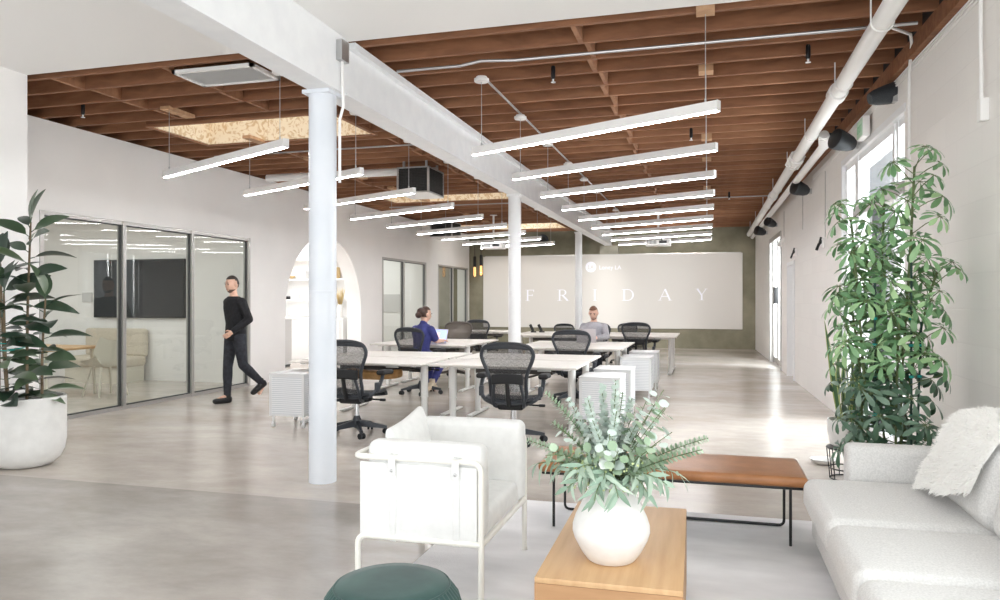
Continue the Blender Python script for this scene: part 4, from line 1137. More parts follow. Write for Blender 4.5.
for i in range(60):
    a = rg.uniform(0, 2*PI); r = rg.uniform(0.02, 0.13)
    g.leaf((0.01*math.cos(a), 0.01*math.sin(a), 0.2), (r*math.cos(a), r*math.sin(a), 0.5), (math.cos(a+1.5), math.sin(a+1.5), 0), rg.uniform(0.35, 0.55), 0.016, 0.1, 0.1, 3)
g.build('dried_grass', 'drygrass', t)
for i, (x, z) in enumerate(((-9.32, 1.456), (-9.2, 1.456), (-9.0, 2.396), (-8.85, 2.396))):
    tag(MB().lathe([(0.035, 0), (0.045, 0.02), (0.045, 0.12), (0.04, 0.12), (0.035, 0.02), (0.001, 0.012)], (x, KY - 0.18, z), 20).build('cup', 'ceramic'),
        ('white cup on the lowest kitchen shelf, left one', 'white cup on the lowest kitchen shelf, right one', 'white cup on the top kitchen shelf, left one', 'white cup on the top kitchen shelf, right one')[i], 'cup', 'cups on the kitchen shelves')
# column-like post and small posters in the rooms behind windows
tag(MB().box(-8.9, -8.3, 19.352, 19.378, 1.1, 1.6).build('wall_poster', 'cabgrey', smooth=0), 'pale poster on the far wall behind the nearer office window', 'poster')
tag(MB().box(-9.2, -8.5, 22.77, 22.798, 1.0, 1.6).build('wall_poster', 'cabgrey', smooth=0), 'pale poster on the far wall behind the farther office window', 'poster')
# ------------------------------------------------------------------ lounge
tag(MB().soft((0.01, 2.6, 0.008), (1.55, 2.55, 0.008), 0.006, 1, 2).build('rug', 'rug'), 'large pale grey rug under the coffee table and sofa', 'rug')
RZ = 0.016

# white armchair with a tube frame, open side facing the sofa
t = thing('armchair', 'white canvas armchair with a cream tube frame and strapped side panel', 'armchair', (-1.32, 3.70, RZ - 0.016))
f = MB(); X0, X1, Y0, Y1 = -0.335, 0.31, -0.42, 0.42; r = 0.0145
def bend(pts, rad, n=5):
    out = [Vector(pts[0])]
    for i in range(1, len(pts) - 1):
        p, a, b_ = Vector(pts[i]), Vector(pts[i-1]), Vector(pts[i+1])
        u, v = (a - p).normalized(), (b_ - p).normalized()
        s, e = p + u * rad, p + v * rad
        for k in range(n + 1):
            q = k / n; out.append((1-q)**2 * s + 2*q*(1-q) * p + q*q * e)
    out.append(Vector(pts[-1])); return out
zr, zs = 0.685, 0.305
f.tube(bend([(X1, Y0, 0.017), (X1, Y0, zr), (X0, Y0, zr), (X0, Y1, zr), (X1, Y1, zr), (X1, Y1, 0.017)], 0.055), r, 10)
for y in (Y0, Y1): f.tube(bend([(X1, y, zs), (X0 + 0.02, y, zs), (X0 + 0.02, y, 0.017)], 0.05), r, 10)
f.tube([(X1, Y0, zs), (X1, Y1, zs)], r, 10); f.tube([(X0 + 0.07, Y0, zs), (X0 + 0.07, Y1, zs)], r, 10)
f.build('tube_frame', 'cream', t)
for (x, y) in ((X1, Y0), (X1, Y1), (X0 + 0.02, Y0), (X0 + 0.02, Y1)):
    MB().cyl((x, y, 0.016), (x, y, 0.03), 0.017, n=12).build('foot_cap', 'cream', t)
MB().soft((0.018, Y0 + 0.075, 0.535), (0.297, 0.058, 0.222), 0.04, 3, 4, 0.012).build('side_cushion', 'canvas', t)
MB().soft((0.015, Y1 - 0.07, 0.54), (0.31, 0.062, 0.222), 0.04, 3, 4, 0.012).build('side_cushion', 'canvas', t)
MB().soft((-0.307, 0, 0.48), (0.018, 0.285, 0.17), 0.015, 3, 4, 0.004).build('back_cushion', 'canvas', t)
MB().soft((0.03, 0.0, 0.375), (0.28, 0.285, 0.065), 0.035, 3, 4, 0.012).build('seat_cushion', 'canvas', t)
MB().bbox(X0 + 0.03, X1 - 0.02, Y0 - 0.002, Y0 + 0.010, zs - 0.012, 0.66, 0.005).build('canvas_panel', 'canvas', t)
for x in (-0.13, 0.19):
    s_ = MB(); s_.bbox(x - 0.016, x + 0.016, Y0 - 0.0065, Y0 - 0.0025, zs - 0.017, 0.64, 0.0015, 1)
    s_.bbox(x - 0.018, x + 0.018, Y0 - 0.021, Y0 - 0.016, 0.605, 0.69, 0.002, 1); s_.bbox(x - 0.018, x + 0.018, Y0 - 0.02, Y0 + 0.018, 0.699, 0.704, 0.002, 1)
    st = s_.build('strap', 'canvas', t)
    MB().ball((x, Y0 - 0.022, 0.628), 0.008, 10, 6).build('snap', 'steel', st)
tag(MB().soft((0, 0, 0), (0.24, 0.05, 0.172), 0.045, 3, 6, 0.03, fn=lambda o: Vector((o.x * (1 + 0.10 * (o.z/0.2)**2), o.y * max(0.25, 1 - 0.55 * (abs(o.x)/0.235)**3 - 0.3 * (abs(o.z)/0.2)**3), o.z * (1 + 0.10 * (o.x/0.2)**2)))).xf(
    Matrix.Translation((-1.515, 3.665, 0.635)) @ Euler((0, -0.16, 0)).to_matrix().to_4x4() @ Euler((0, 0, PI/2)).to_matrix().to_4x4() @ Euler((0, -0.12, 0)).to_matrix().to_4x4()).build('throw_pillow', 'canvas', smooth=80), 'white square throw pillow leaning in the corner of the armchair', 'pillow')

# green velvet pouf
t = thing('pouf', 'round dark green velvet pouf with pleated sides', 'pouf', (-1.10, 2.48, RZ))
pleat = lambda r, z, a: r * (1 + (0.012 if 0.02 < z < 0.40 else 0) * math.cos(46 * a + 3 * math.sin(5*a)))
MB().lathe([(0.20, 0), (0.235, 0.02), (0.262, 0.10), (0.27, 0.19), (0.262, 0.28), (0.24, 0.355), (0.213, 0.39), (0.205, 0.396)], n=276, fn=pleat).build('pleated_side', 'velvet', t, smooth=60)
MB().lathe([(0.207, 0.392), (0.2, 0.402), (0.15, 0.408), (0.08, 0.411), (0.0001, 0.412)], n=64).build('top_panel', 'velvet', t, smooth=60)
MB().tube([(0.208*math.cos(2*PI*i/64), 0.208*math.sin(2*PI*i/64), 0.394) for i in range(64)], 0.004, 6, closed=True).build('piping', 'velvet', t)

# oak coffee table
t = thing('coffee_table', 'block-shaped oak coffee table under the white vase', 'table', (-0.365, 3.26, RZ), 0.016)
X, Y, H = 0.271, 0.54, 0.385
m = MB(); m.bbox(-X, X, -Y, Y, H - 0.022, H, 0.002, 1); m.build('tabletop', 'oak', t)
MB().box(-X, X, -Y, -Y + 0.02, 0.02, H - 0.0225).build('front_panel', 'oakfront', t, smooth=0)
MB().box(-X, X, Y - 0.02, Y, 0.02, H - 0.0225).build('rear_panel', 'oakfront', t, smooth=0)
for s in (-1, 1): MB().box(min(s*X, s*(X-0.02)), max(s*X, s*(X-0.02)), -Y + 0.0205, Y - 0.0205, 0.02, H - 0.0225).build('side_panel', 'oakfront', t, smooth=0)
MB().box(-X + 0.03, X - 0.03, -Y + 0.03, Y - 0.03, 0, 0.03).build('plinth', 'black', t, smooth=0)
ZT = RZ + H
t = thing('vase', 'white round-bellied ceramic vase on the oak table', 'vase', (-0.375, 2.99, ZT))
MB().lathe([(0.0001, 0), (0.088, 0), (0.096, 0.005), (0.118, 0.035), (0.145, 0.085), (0.154, 0.115), (0.153, 0.14), (0.142, 0.175), (0.122, 0.215), (0.102, 0.25), (0.088, 0.28), (0.082, 0.305), (0.086, 0.32),
            (0.08, 0.322), (0.074, 0.305), (0.08, 0.28), (0.11, 0.21), (0.135, 0.14), (0.12, 0.06), (0.0001, 0.02)], n=48).build('body', 'ceramic', t)

# eucalyptus bouquet in the vase
t = thing('eucalyptus_bouquet', 'loose bouquet of silver and green eucalyptus standing in the white vase', 'bouquet', (-0.375, 2.99, ZT + 0.3))
rb = random.Random(11)
def path3(p0, d, ln, curve, n=14):
    pts = [Vector(p0)]; d = Vector(d).normalized()
    for i in range(n):
        d = (d + Vector(curve) / n).normalized(); pts.append(pts[-1] + d * ln / n)
    return pts
def along(pts, q):
    x = q * (len(pts) - 1); i = min(int(x), len(pts) - 2); f_ = x - i
    return pts[i].lerp(pts[i+1], f_), (pts[i+1] - pts[i]).normalized()
def round_shape(t_): return max(0.05, math.sqrt(max(0, 1 - (2*t_ - 1) ** 2)))
def long_shape(t_): return max(0.02, math.sin(PI * t_ ** 0.85) ** 0.9)
def sprig(kind, d, ln, curve=(0, 0, 0)):
    p0 = (rb.uniform(-0.03, 0.03), rb.uniform(-0.03, 0.03), -0.12)
    # bend over the rim: first rise, then go the sprig's own way
    d = Vector(d); rise = Vector((d.x * 0.25, d.y * 0.25, 1)).normalized()
    pts = path3(p0, rise, 0.15, (0, 0, 0), 3); pts += path3(pts[-1], (d + rise * 0.3), ln, curve, 14)[1:]
    st = MB().tube(pts, 0.0017, 5)
    m = MB()
    if kind == 'silver':
        n = int(ln / 0.0145)
        for i in range(n):
            q = 0.3 + 0.7 * i / n; p, dr = along(pts, q); sz = 0.034 * (1.12 - 0.5 * q)
            a = dr.orthogonal().normalized(); a.rotate(Matrix.Rotation(i * 1.57 + rb.uniform(-.4, .4), 3, dr))
            for s in (-1, 1): m.leaf(p, a * s + dr * rb.uniform(0.5, 1.0), dr * 0.8 - a * s * 0.9 + Vector((rb.uniform(-.6, .6), rb.uniform(-.6, .6), 0)), sz, sz * 1.05, -0.1, 0.1, 4, shape=round_shape)
        mt = 'euc_silver'
    elif kind == 'dollar':
        n = int(ln / 0.024)
        for i in range(n):
            q = 0.32 + 0.68 * i / n; p, dr = along(pts, q)
            a = dr.orthogonal().normalized(); a.rotate(Matrix.Rotation(i * 2.4 + rb.uniform(-.4, .4), 3, dr))
            pp = p + a * 0.012; sz = rb.uniform(0.04, 0.055) * (1.1 - 0.3 * q)
            st.tube([p, pp], 0.0012, 4)
            m.leaf(pp, a + dr * 0.4 + Vector((0, 0, rb.uniform(-.5, .2))), dr + Vector((rb.uniform(-.8, .8), rb.uniform(-.8, .1), 0.4)), sz, sz * 0.92, 0.08, 0.08, 4, shape=round_shape)
        mt = rb.choice(['euc_silver', 'euc_green'])
    elif kind == 'willow':
        n = int(ln / 0.016)
        for i in range(n):
            q = 0.28 + 0.72 * i / n; p, dr = along(pts, q)
            a = dr.orthogonal().normalized(); a.rotate(Matrix.Rotation(i * 2.4 + rb.uniform(-.5, .5), 3, dr))
            m.leaf(p, a * 0.8 + dr * 0.8 + Vector((0, 0, -0.5)), dr + Vector((0, -0.5, 0.5)), rb.uniform(0.06, 0.10), rb.uniform(0.014, 0.022), 0.35, 0.1, 4, shape=long_shape)
        mt = 'euc_long'
    else:
        n = int(ln / 0.011)
        for i in range(n):
            q = 0.3 + 0.7 * i / n; p, dr = along(pts, q); sz = 0.038 * (1.15 - 0.6 * q)
            a = dr.orthogonal().normalized(); a.rotate(Matrix.Rotation(i * 1.57, 3, dr))
            for s in (-1, 1): m.leaf(p, a * s + dr * 0.5, dr + Vector((0, -0.4, 0.3)), sz, sz * 0.7, 0.1, 0.1, 3, shape=round_shape)
        mt = 'euc_green'
    s = st.build('sprig', 'greenstem', t)
    m.build('leaves', mt, s, smooth=60)
    return pts
# straight silver spires
for x, y, ln in ((-0.05, 0.05, 0.36), (0.03, -0.05, 0.35), (-0.12, 0.0, 0.33), (0.10, 0.05, 0.32), (-0.02, 0.12, 0.36), (0.06, -0.12, 0.28), (-0.10, -0.12, 0.26), (-0.2, 0.05, 0.33), (0.0, 0.0, 0.40), (0.16, -0.04, 0.27), (-0.07, -0.08, 0.32)):
    sprig('silver', (x * 2.6, y * 2.4, 1), ln * rb.uniform(0.9, 1.08), (x, y, 0))
# round-leaved stems to the right and left
for x, y, z, ln, c in ((0.6, -0.1, 1.0, 0.36, (0.1, 0, 0)), (0.75, 0.2, 0.9, 0.34, (0, 0, 0)), (0.5, 0.15, 1.0, 0.34, (0, 0, 0)), (0.55, -0.35, 0.55, 0.24, (0, 0, -0.4)), (-0.6, -0.35, 0.55, 0.27, (0, 0, -1.0)), (-0.9, -0.15, 0.45, 0.26, (-0.1, 0, -0.8)),
                       (-0.5, 0.1, 0.8, 0.24, (0, 0, -0.2)), (0.85, -0.1, 0.65, 0.30, (0, 0, -0.2)), (-0.35, -0.5, 0.6, 0.2, (0, -0.2, -0.6)), (0.2, -0.6, 0.7, 0.2, (0, 0, -0.5)), (0.45, -0.1, 1.0, 0.40, (0.2, 0, 0)), (0.62, -0.2, 0.95, 0.36, (0.2, 0, 0)), (-0.55, -0.25, 0.8, 0.27, (0, 0, -0.6)), (0.05, -0.5, 0.9, 0.22, (0, 0, -0.3)), (-0.15, -0.5, 0.7, 0.2, (0, 0, -0.5)), (0.3, 0.5, 0.8, 0.3, (0, 0, -0.3)), (-0.3, 0.5, 0.8, 0.28, (0, 0, -0.3))):
    sprig('dollar', (x, y, z), ln, c)
# drooping willow-leaf stems round the rim
for i in range(21):
    a = 2*PI*i/21 + rb.uniform(-.15, .15); e = rb.uniform(0.3, 1.3)
    sprig('willow', (math.cos(a), math.sin(a), e), rb.uniform(0.15, 0.27), (0.2*math.cos(a), 0.2*math.sin(a), rb.uniform(-2.2, -0.8)))
# long thin outliers
for x, y, z, ln, c in ((-1.0, -0.2, 0.42, 0.36, (0, 0, -0.3)), (1.0, 0.05, 0.50, 0.40, (0.3, 0, -0.2)), (1.0, -0.25, 0.36, 0.38, (0.3, 0, -0.1)), (-0.55, 0.1, 1.0, 0.42, (-0.4, 0, -0.2)), (-0.75, 0.15, 0.7, 0.30, (-0.2, 0, -0.2)), (0.15, 0.3, 1.0, 0.34, (0, 0, 0))):
    sprig('small', (x, y, z), ln, c)
sd = MB()
for i in range(240):
    a = rb.uniform(0, 2*PI); r = rb.uniform(0.06, 0.16); sd.ball((r*math.cos(a), r*math.sin(a), rb.uniform(-0.02, 0.13)), rb.uniform(0.003, 0.006), 6, 4)
sd.build('seed_clusters', 'euc_seed', t)['kind'] = 'stuff'

# brown leather bench
t = thing('leather_bench', 'long brown leather bench on thin black rod legs', 'bench', (-0.235, 4.79, RZ))
MB().soft((0, 0, 0.385), (0.785, 0.285, 0.03), 0.026, 3, 6, 0.004, fn=lambda o: Vector((o.x, o.y, o.z))).build('leather_seat', 'leather', t)
b_ = MB(); b_.soft((0, 0, 0.347), (0.765, 0.265, 0.008), 0.006, 1); b_.build('seat_board', 'black', t)
for x in (-0.70, 0.695):
    MB().cyl((x, -0.20, 0), (x, -0.20, 0.345), 0.0085, n=10).build('leg', 'black', t)
MB().tube(bend([(-0.70, 0.18, 0.345), (-0.70, 0.18, 0.009), (0.695, 0.18, 0.009), (0.695, 0.18, 0.345)], 0.035), 0.0085, 10).build('rear_rod', 'black', t)

# grey sofa along the right wall
t = thing('sofa', 'long pale grey fabric sofa along the right wall', 'sofa', (1.04, 3.0, RZ))
def P(m, n): return m.build(n, 'sofa', t, smooth=60)
P(MB().soft((0.03, -0.05, 0.16), (0.50, 1.62, 0.095), 0.03, 3, 1), 'base')
for (a, c) in ((3.61, 4.47), (2.945, 3.595), (2.1, 2.93), (1.4, 2.085)):
    P(MB().soft((-0.06, (a + c)/2 - 3.0, 0.345), (0.47, (c - a)/2, 0.09), 0.06, 4, 4, 0.014), 'seat_cushion')
P(MB().soft((0.13, 1.565, 0.325), (0.425, 0.075, 0.29), 0.04, 4, 2, 0.004), 'armrest')
P(MB().soft((0.48, -0.05, 0.38), (0.075, 1.55, 0.31), 0.04, 3, 1), 'back_frame')
R_ = Euler((0, 0.24, 0)).to_matrix().to_4x4()
for (a, c) in ((3.58, 4.46), (2.62, 3.55), (1.6, 2.6)):
    P(MB().soft((0, 0, 0), (0.12, (c - a)/2, 0.20), 0.09, 4, 4, 0.03).xf(Matrix.Translation((0.235, (a + c)/2 - 3.0, 0.60)) @ R_), 'back_cushion')
lg = MB()
for x in (-0.4, 0.45):
    for y in (-1.55, 1.5): MB().cyl((x, y, 0), (x, y, 0.07), 0.018, 0.024, n=12).build('leg', 'black', t)

# white fur throw over the sofa back
t = thing('fur_throw', 'shaggy white fur throw draped over the sofa back beside the plant', 'throw', (1.235, 3.95, 0.475))
prof = [(-0.185, 0.0), (-0.165, 0.06), (-0.14, 0.13), (-0.11, 0.21), (-0.08, 0.285), (-0.045, 0.345), (0.005, 0.385), (0.07, 0.395), (0.14, 0.385), (0.21, 0.36), (0.28, 0.33)]
sp = smoothpath([(x, 0, z) for x, z in prof], 4)
rows = []; nrm = []
def at_(x):
    i = max(0, min(len(sp) - 2, int(x))); return sp[i].lerp(sp[i+1], x - i), (sp[i+1] - sp[i]).normalized()
for i in range(36):
    row = []; rn = []
    for j in range(17):
        u = -1 + j / 8.0                       # -1: near end, +1: far end by the arm
        x0 = (len(sp) - 1) * (0.17 * (1 - u) / 2 + 0.02 * math.sin(u * 5)); x = x0 + (len(sp) - 1.01 - x0) * i / 35
        p, d = at_(x); n_ = Vector((-d.z, 0, d.x)); q = i / 35
        off = 0.025 * (1 - u ** 4) + 0.014 * noise.noise(Vector((p.x * 9, u * 3, p.z * 9)))
        row.append(p + n_ * off + Vector((0, u * (0.31 + 0.025 * math.sin(q * 6 + u)) , 0))); rn.append(n_)
    rows.append(row); nrm.append(rn)
MB().grid(rows).build('pelt', 'fur', t, smooth=180)
hm = MB(); rf = random.Random(2)
for _ in range(12000):
    i = rf.uniform(0, len(rows) - 1.001); j = rf.uniform(0, 15.999); ii, jj = int(i), int(j)
    p = rows[ii][jj].lerp(rows[ii+1][jj], i - ii).lerp(rows[ii][jj+1].lerp(rows[ii+1][jj+1], i - ii), j - jj)
    n_ = nrm[ii][jj]; u = -1 + j / 8
    cl = Vector((noise.noise(p * 14), noise.noise(p * 14 + Vector((7, 0, 0))), noise.noise(p * 14 + Vector((0, 9, 0)))))
    d = (n_ * 0.8 + Vector((rf.uniform(-.35, .35), rf.uniform(-.35, .35) + 0.8 * u ** 3, -0.45 + rf.uniform(-.3, .3))) + cl * 0.7).normalized()
    L_ = rf.uniform(0.025, 0.045); sd_ = d.orthogonal().normalized() * 0.0014
    sd_.rotate(Matrix.Rotation(rf.uniform(0, 6), 3, d)); p2 = p + d * L_ * 0.55; p3 = p2 + (d + Vector((0, 0, -0.5))).normalized() * L_ * 0.5
    hm.add([p - sd_, p + sd_, p2 + sd_ * 0.8, p2 - sd_ * 0.8, p3], [(0, 1, 2, 3), (3, 2, 4)])
hm.build('fur_pile', 'fur', t, smooth=0)['kind'] = 'stuff'

# ------------------------------------------------------------------ plants
def rubber_plant():
    t = thing('rubber_plant', 'tall dark-leaved rubber plant in a white round-bottomed planter at the left', 'plant', (-5.74, 5.12, 0))
    R0 = 0.315
    MB().lathe([(0.0001, 0), (0.17, 0), (0.21, 0.012), (0.265, 0.06), (0.30, 0.13), (R0, 0.22), (R0, 0.595), (R0 - 0.006, 0.602), (R0 - 0.026, 0.602), (R0 - 0.03, 0.56), (R0 - 0.03, 0.5), (0.0001, 0.5)], n=56).build('planter', 'pot', t)
    MB().lathe([(0.283, 0.53), (0.2, 0.55), (0.0001, 0.56)], n=28).build('soil', 'soil', t)
    r = random.Random(21)
    def oval(q): return max(0.03, math.sin(PI * q ** 0.9) ** 0.75 * (1 - 0.15 * q))
    stems = [((0.04, -0.02), (0.06, 0.0, 2.12), 0.0), ((-0.10, -0.08), (-0.16, -0.1, 1.75), 1.0), ((0.12, 0.06), (0.2, 0.02, 1.45), 2.0), ((-0.02, -0.14), (-0.03, -0.18, 1.5), 3.0)]
    lf = MB()
    for (bx, by), (tx, ty, tz), ph in stems:
        pts = smoothpath([(bx, by, 0.5), ((bx + tx)/2 + r.uniform(-.02, .02), (by + ty)/2, 0.5 + (tz - 0.5)/2), (tx, ty, tz)], 8)
        MB().tube(pts, 0.011, 8, rs=[0.013 - 0.006 * i / len(pts) for i in range(len(pts))]).build('stem', 'stem', t)
        n = int((tz - 0.6) / 0.046)
        for i in range(n):
            q = 0.08 + 0.92 * i / (n - 1); x = q * (len(pts) - 1); k = min(int(x), len(pts) - 2); p = pts[k].lerp(pts[k+1], x - k)
            a = ph + i * 2.4 + r.uniform(-.3, .3); up = 0.15 + 0.75 * q ** 3 + r.uniform(-.15, .2)
            rmax = 0.21 if math.cos(a) < -0.2 else 0.36
            d = Vector((math.cos(a), math.sin(a), up)).normalized(); ln = min(rmax, r.uniform(0.27, 0.37))
            if p.x + 0.045 * d.x + d.x * ln < -0.33: ln = max(0.12, (-0.33 - p.x - 0.045 * d.x) / min(-0.05, d.x))
            if i >= n - 2: d = Vector((0.25 * math.cos(a), 0.25 * math.sin(a), 1)); ln = 0.28
            pp = p + d * 0.045
            lf.tube([p, pp], 0.004, 5)
            lf.leaf(pp, d, Vector((r.uniform(-.6, .6), r.uniform(-1.1, 0.1), 1)), ln, ln * 0.5, 0.18 + r.uniform(0, .25), 0.2, 7, shape=oval)
    lf.build('foliage', 'rubberleaf', t, smooth=70)
    s = MB(); s.cyl((-0.05, -0.2, 0.5), (-0.05, -0.2, 1.55), 0.006, n=6); s.build('stake', 'stem', t)
    s = MB()
    for z in (1.02, 1.08): s.tube([(0.1*math.cos(q*0.5) - 0.06, -0.1 + 0.12*math.sin(q*0.5), z + 0.012*math.sin(q)) for q in range(13)], 0.005, 5)
    s.build('plant_tie', 'tie', t)
rubber_plant()

def schefflera():
    t = thing('schefflera', 'tall umbrella plant with drooping leaf fans behind the sofa arm', 'plant', (1.12, 5.4, 0))
    MB().lathe([(0.0001, 0), (0.17, 0), (0.18, 0.01), (0.215, 0.40), (0.215, 0.42), (0.195, 0.42), (0.19, 0.36), (0.0001, 0.35)], n=36).build('planter', 'pot', t)
    MB().lathe([(0.19, 0.37), (0.1, 0.385), (0.0001, 0.39)], n=20).build('soil', 'soil', t)
    r = random.Random(5)
    def sh(q): return max(0.04, (0.25 + 0.75 * q) * math.sqrt(max(0, 1 - ((q - 0.55) / 0.46) ** 2)) if q > 0.12 else 0.08)
    canes = [((-0.10, -0.05), (-0.22, -0.10), 1.98), ((0.02, 0.02), (-0.10, 0.02), 1.70), ((0.08, -0.08), (0.16, -0.08), 2.30), ((-0.04, 0.10), (0.02, 0.10), 2.08), ((0.10, 0.06), (0.30, -0.04), 1.62), ((-0.12, 0.06), (-0.18, 0.14), 1.45), ((0.04, -0.12), (0.05, -0.2), 1.38)]
    up_, lo_ = MB(), MB(); pet = MB()
    for ci, ((bx, by), (tx, ty), tz) in enumerate(canes):
        pts = smoothpath([(bx, by, 0.36), (bx + (tx - bx) * 0.3 + r.uniform(-.02, .02), by + (ty - by) * 0.3, 0.9), (bx + (tx-bx)*0.7, by + (ty-by)*0.7, 1.0 + (tz-1.0)*0.6), (tx, ty, tz)], 6)
        MB().tube(pts, 0.008, 7).build('stem', 'greenstem', t)
        n = int((tz - 0.42) / 0.050)
        for i in range(n):
            q = 0.04 + 0.96 * i / (n - 1); x = q * (len(pts) - 1); k = min(int(x), len(pts) - 2); p = pts[k].lerp(pts[k+1], x - k)
            a = ci * 1.1 + i * 2.4 + r.uniform(-.4, .4)
            pl = r.uniform(0.14, 0.30) * (1.2 - 0.5 * q); el = 0.25 + 0.6 * q + r.uniform(-.25, .2)
            d = Vector((math.cos(a), math.sin(a), el)).normalized()
            c = p + d * pl
            if c.x > 0.41: c.x = 0.41
            if c.x < -0.30: c.x = -0.30
            pet.tube([p, p.lerp(c, 0.5) + Vector((0, 0, 0.01)), c], 0.003, 5)
            axis = (d + Vector((0, -0.15, 0.5))).normalized(); e1 = axis.orthogonal().normalized(); e2 = axis.cross(e1)
            nl = r.choice((7, 8, 8, 9)); sz = r.uniform(0.09, 0.128) * (1.0 if q < 0.9 else 0.75)
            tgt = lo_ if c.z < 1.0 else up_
            for j in range(nl):
                b_ = 2*PI*j/nl + a; ld = (e1 * math.cos(b_) + e2 * math.sin(b_)) * 1.0 - axis * 0.12
                s0 = c + ld.normalized() * 0.022
                if s0.x + ld.normalized().x * sz > 0.51: continue
                pet.tube([c, s0], 0.0018, 4)
                tgt.leaf(s0, ld, axis, sz * r.uniform(0.8, 1.1), sz * 0.44, 0.30 + r.uniform(0, .25), 0.16, 6, shape=sh)
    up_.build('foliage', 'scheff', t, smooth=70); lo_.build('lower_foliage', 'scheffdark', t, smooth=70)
    pet.build('leaf_stalks', 'greenstem', t)
    for x, y, h in ((-0.08, -0.12, 1.55), (0.13, -0.13, 1.72), (0.17, -0.08, 1.30)):
        s = MB().cyl((x, y, 0.37), (x + (0.03 if x > 0.15 else 0), y, h), 0.007, n=8).build('stake', 'bamboo', t)
        tm = MB()
        for z in (0.7, 0.95, 1.15, 1.32): 
            if z < h: tm.cyl((x + (0.03 if x > 0.15 else 0) * (z - 0.37) / (h - 0.37), y, z - 0.008), (x + (0.03 if x > 0.15 else 0) * (z - 0.37) / (h - 0.37), y, z + 0.008), 0.014, n=10)
        tm.build('plant_tie', 'tie', s)
schefflera()

t = thing('snake_plant', 'yellow-edged snake plant standing behind the umbrella plant', 'plant', (1.08, 6.5, 0.26))
MB().lathe([(0.0001, 0), (0.10, 0), (0.13, 0.02), (0.15, 0.12), (0.15, 0.22), (0.14, 0.22), (0.135, 0.18), (0.0001, 0.17)], n=30).build('planter', 'ceramic', t)
MB().lathe([(0.136, 0.185), (0.0001, 0.2)], n=20).build('soil', 'soil', t)
rs_ = random.Random(8); A_, B_ = MB(), MB()
for i in range(17):
    a = 2.4 * i; r_ = 0.02 + 0.004 * i; ln = rs_.uniform(0.5, 0.86); lean = rs_.uniform(0.05, 0.3)
    d = Vector((math.cos(a) * lean, math.sin(a) * lean, 1)); p = Vector((r_ * math.cos(a), r_ * math.sin(a), 0.19)); nn = Vector((-math.sin(a + rs_.uniform(-1, 1)), math.cos(a), 0))
    shp = lambda q: max(0.03, min(1, 0.55 + 1.5 * q) * (1 - q ** 3))
    A_.leaf(p, d, nn, ln, 0.05, 0.12, 0.2, 6, shape=shp); B_.leaf(p + nn * 0.0015, d, nn, ln * 0.985, 0.03, 0.12, 0.2, 6, shape=shp); B_.leaf(p - nn * 0.0015, d, nn, ln * 0.985, 0.03, 0.12, 0.2, 6, shape=shp)
A_.build('leaf_edges', 'snake', t, smooth=70); B_.build('leaf_middles', 'snakein', t, smooth=70)
t = thing('plant_stand', 'black wire stand carrying the snake plant', 'stand', (1.08, 6.5, 0))
m = MB()
for k in range(10):
    a = 2*PI*k/10; m.cyl((0.13*math.cos(a), 0.13*math.sin(a), 0.006), (0.155*math.cos(a), 0.155*math.sin(a), 0.25), 0.0045, n=6)
for r_, z in ((0.13, 0.006), (0.155, 0.25), (0.139, 0.09)): m.tube([(r_*math.cos(2*PI*i/32), r_*math.sin(2*PI*i/32), z) for i in range(32)], 0.0055, 6, closed=True)
m.build('wire_frame', 'black', t); MB().cyl((0, 0, 0.25), (0, 0, 0.258), 0.157, n=32).build('tray', 'black', t)
tag(MB().lathe([(0.0001, 0), (0.06, 0), (0.10, 0.02), (0.115, 0.045), (0.105, 0.045), (0.06, 0.015), (0.0001, 0.012)], (0.98, 7.05, 0), 28).build('saucer', 'ceramic'), 'white dish on the floor behind the black wire stand', 'dish')
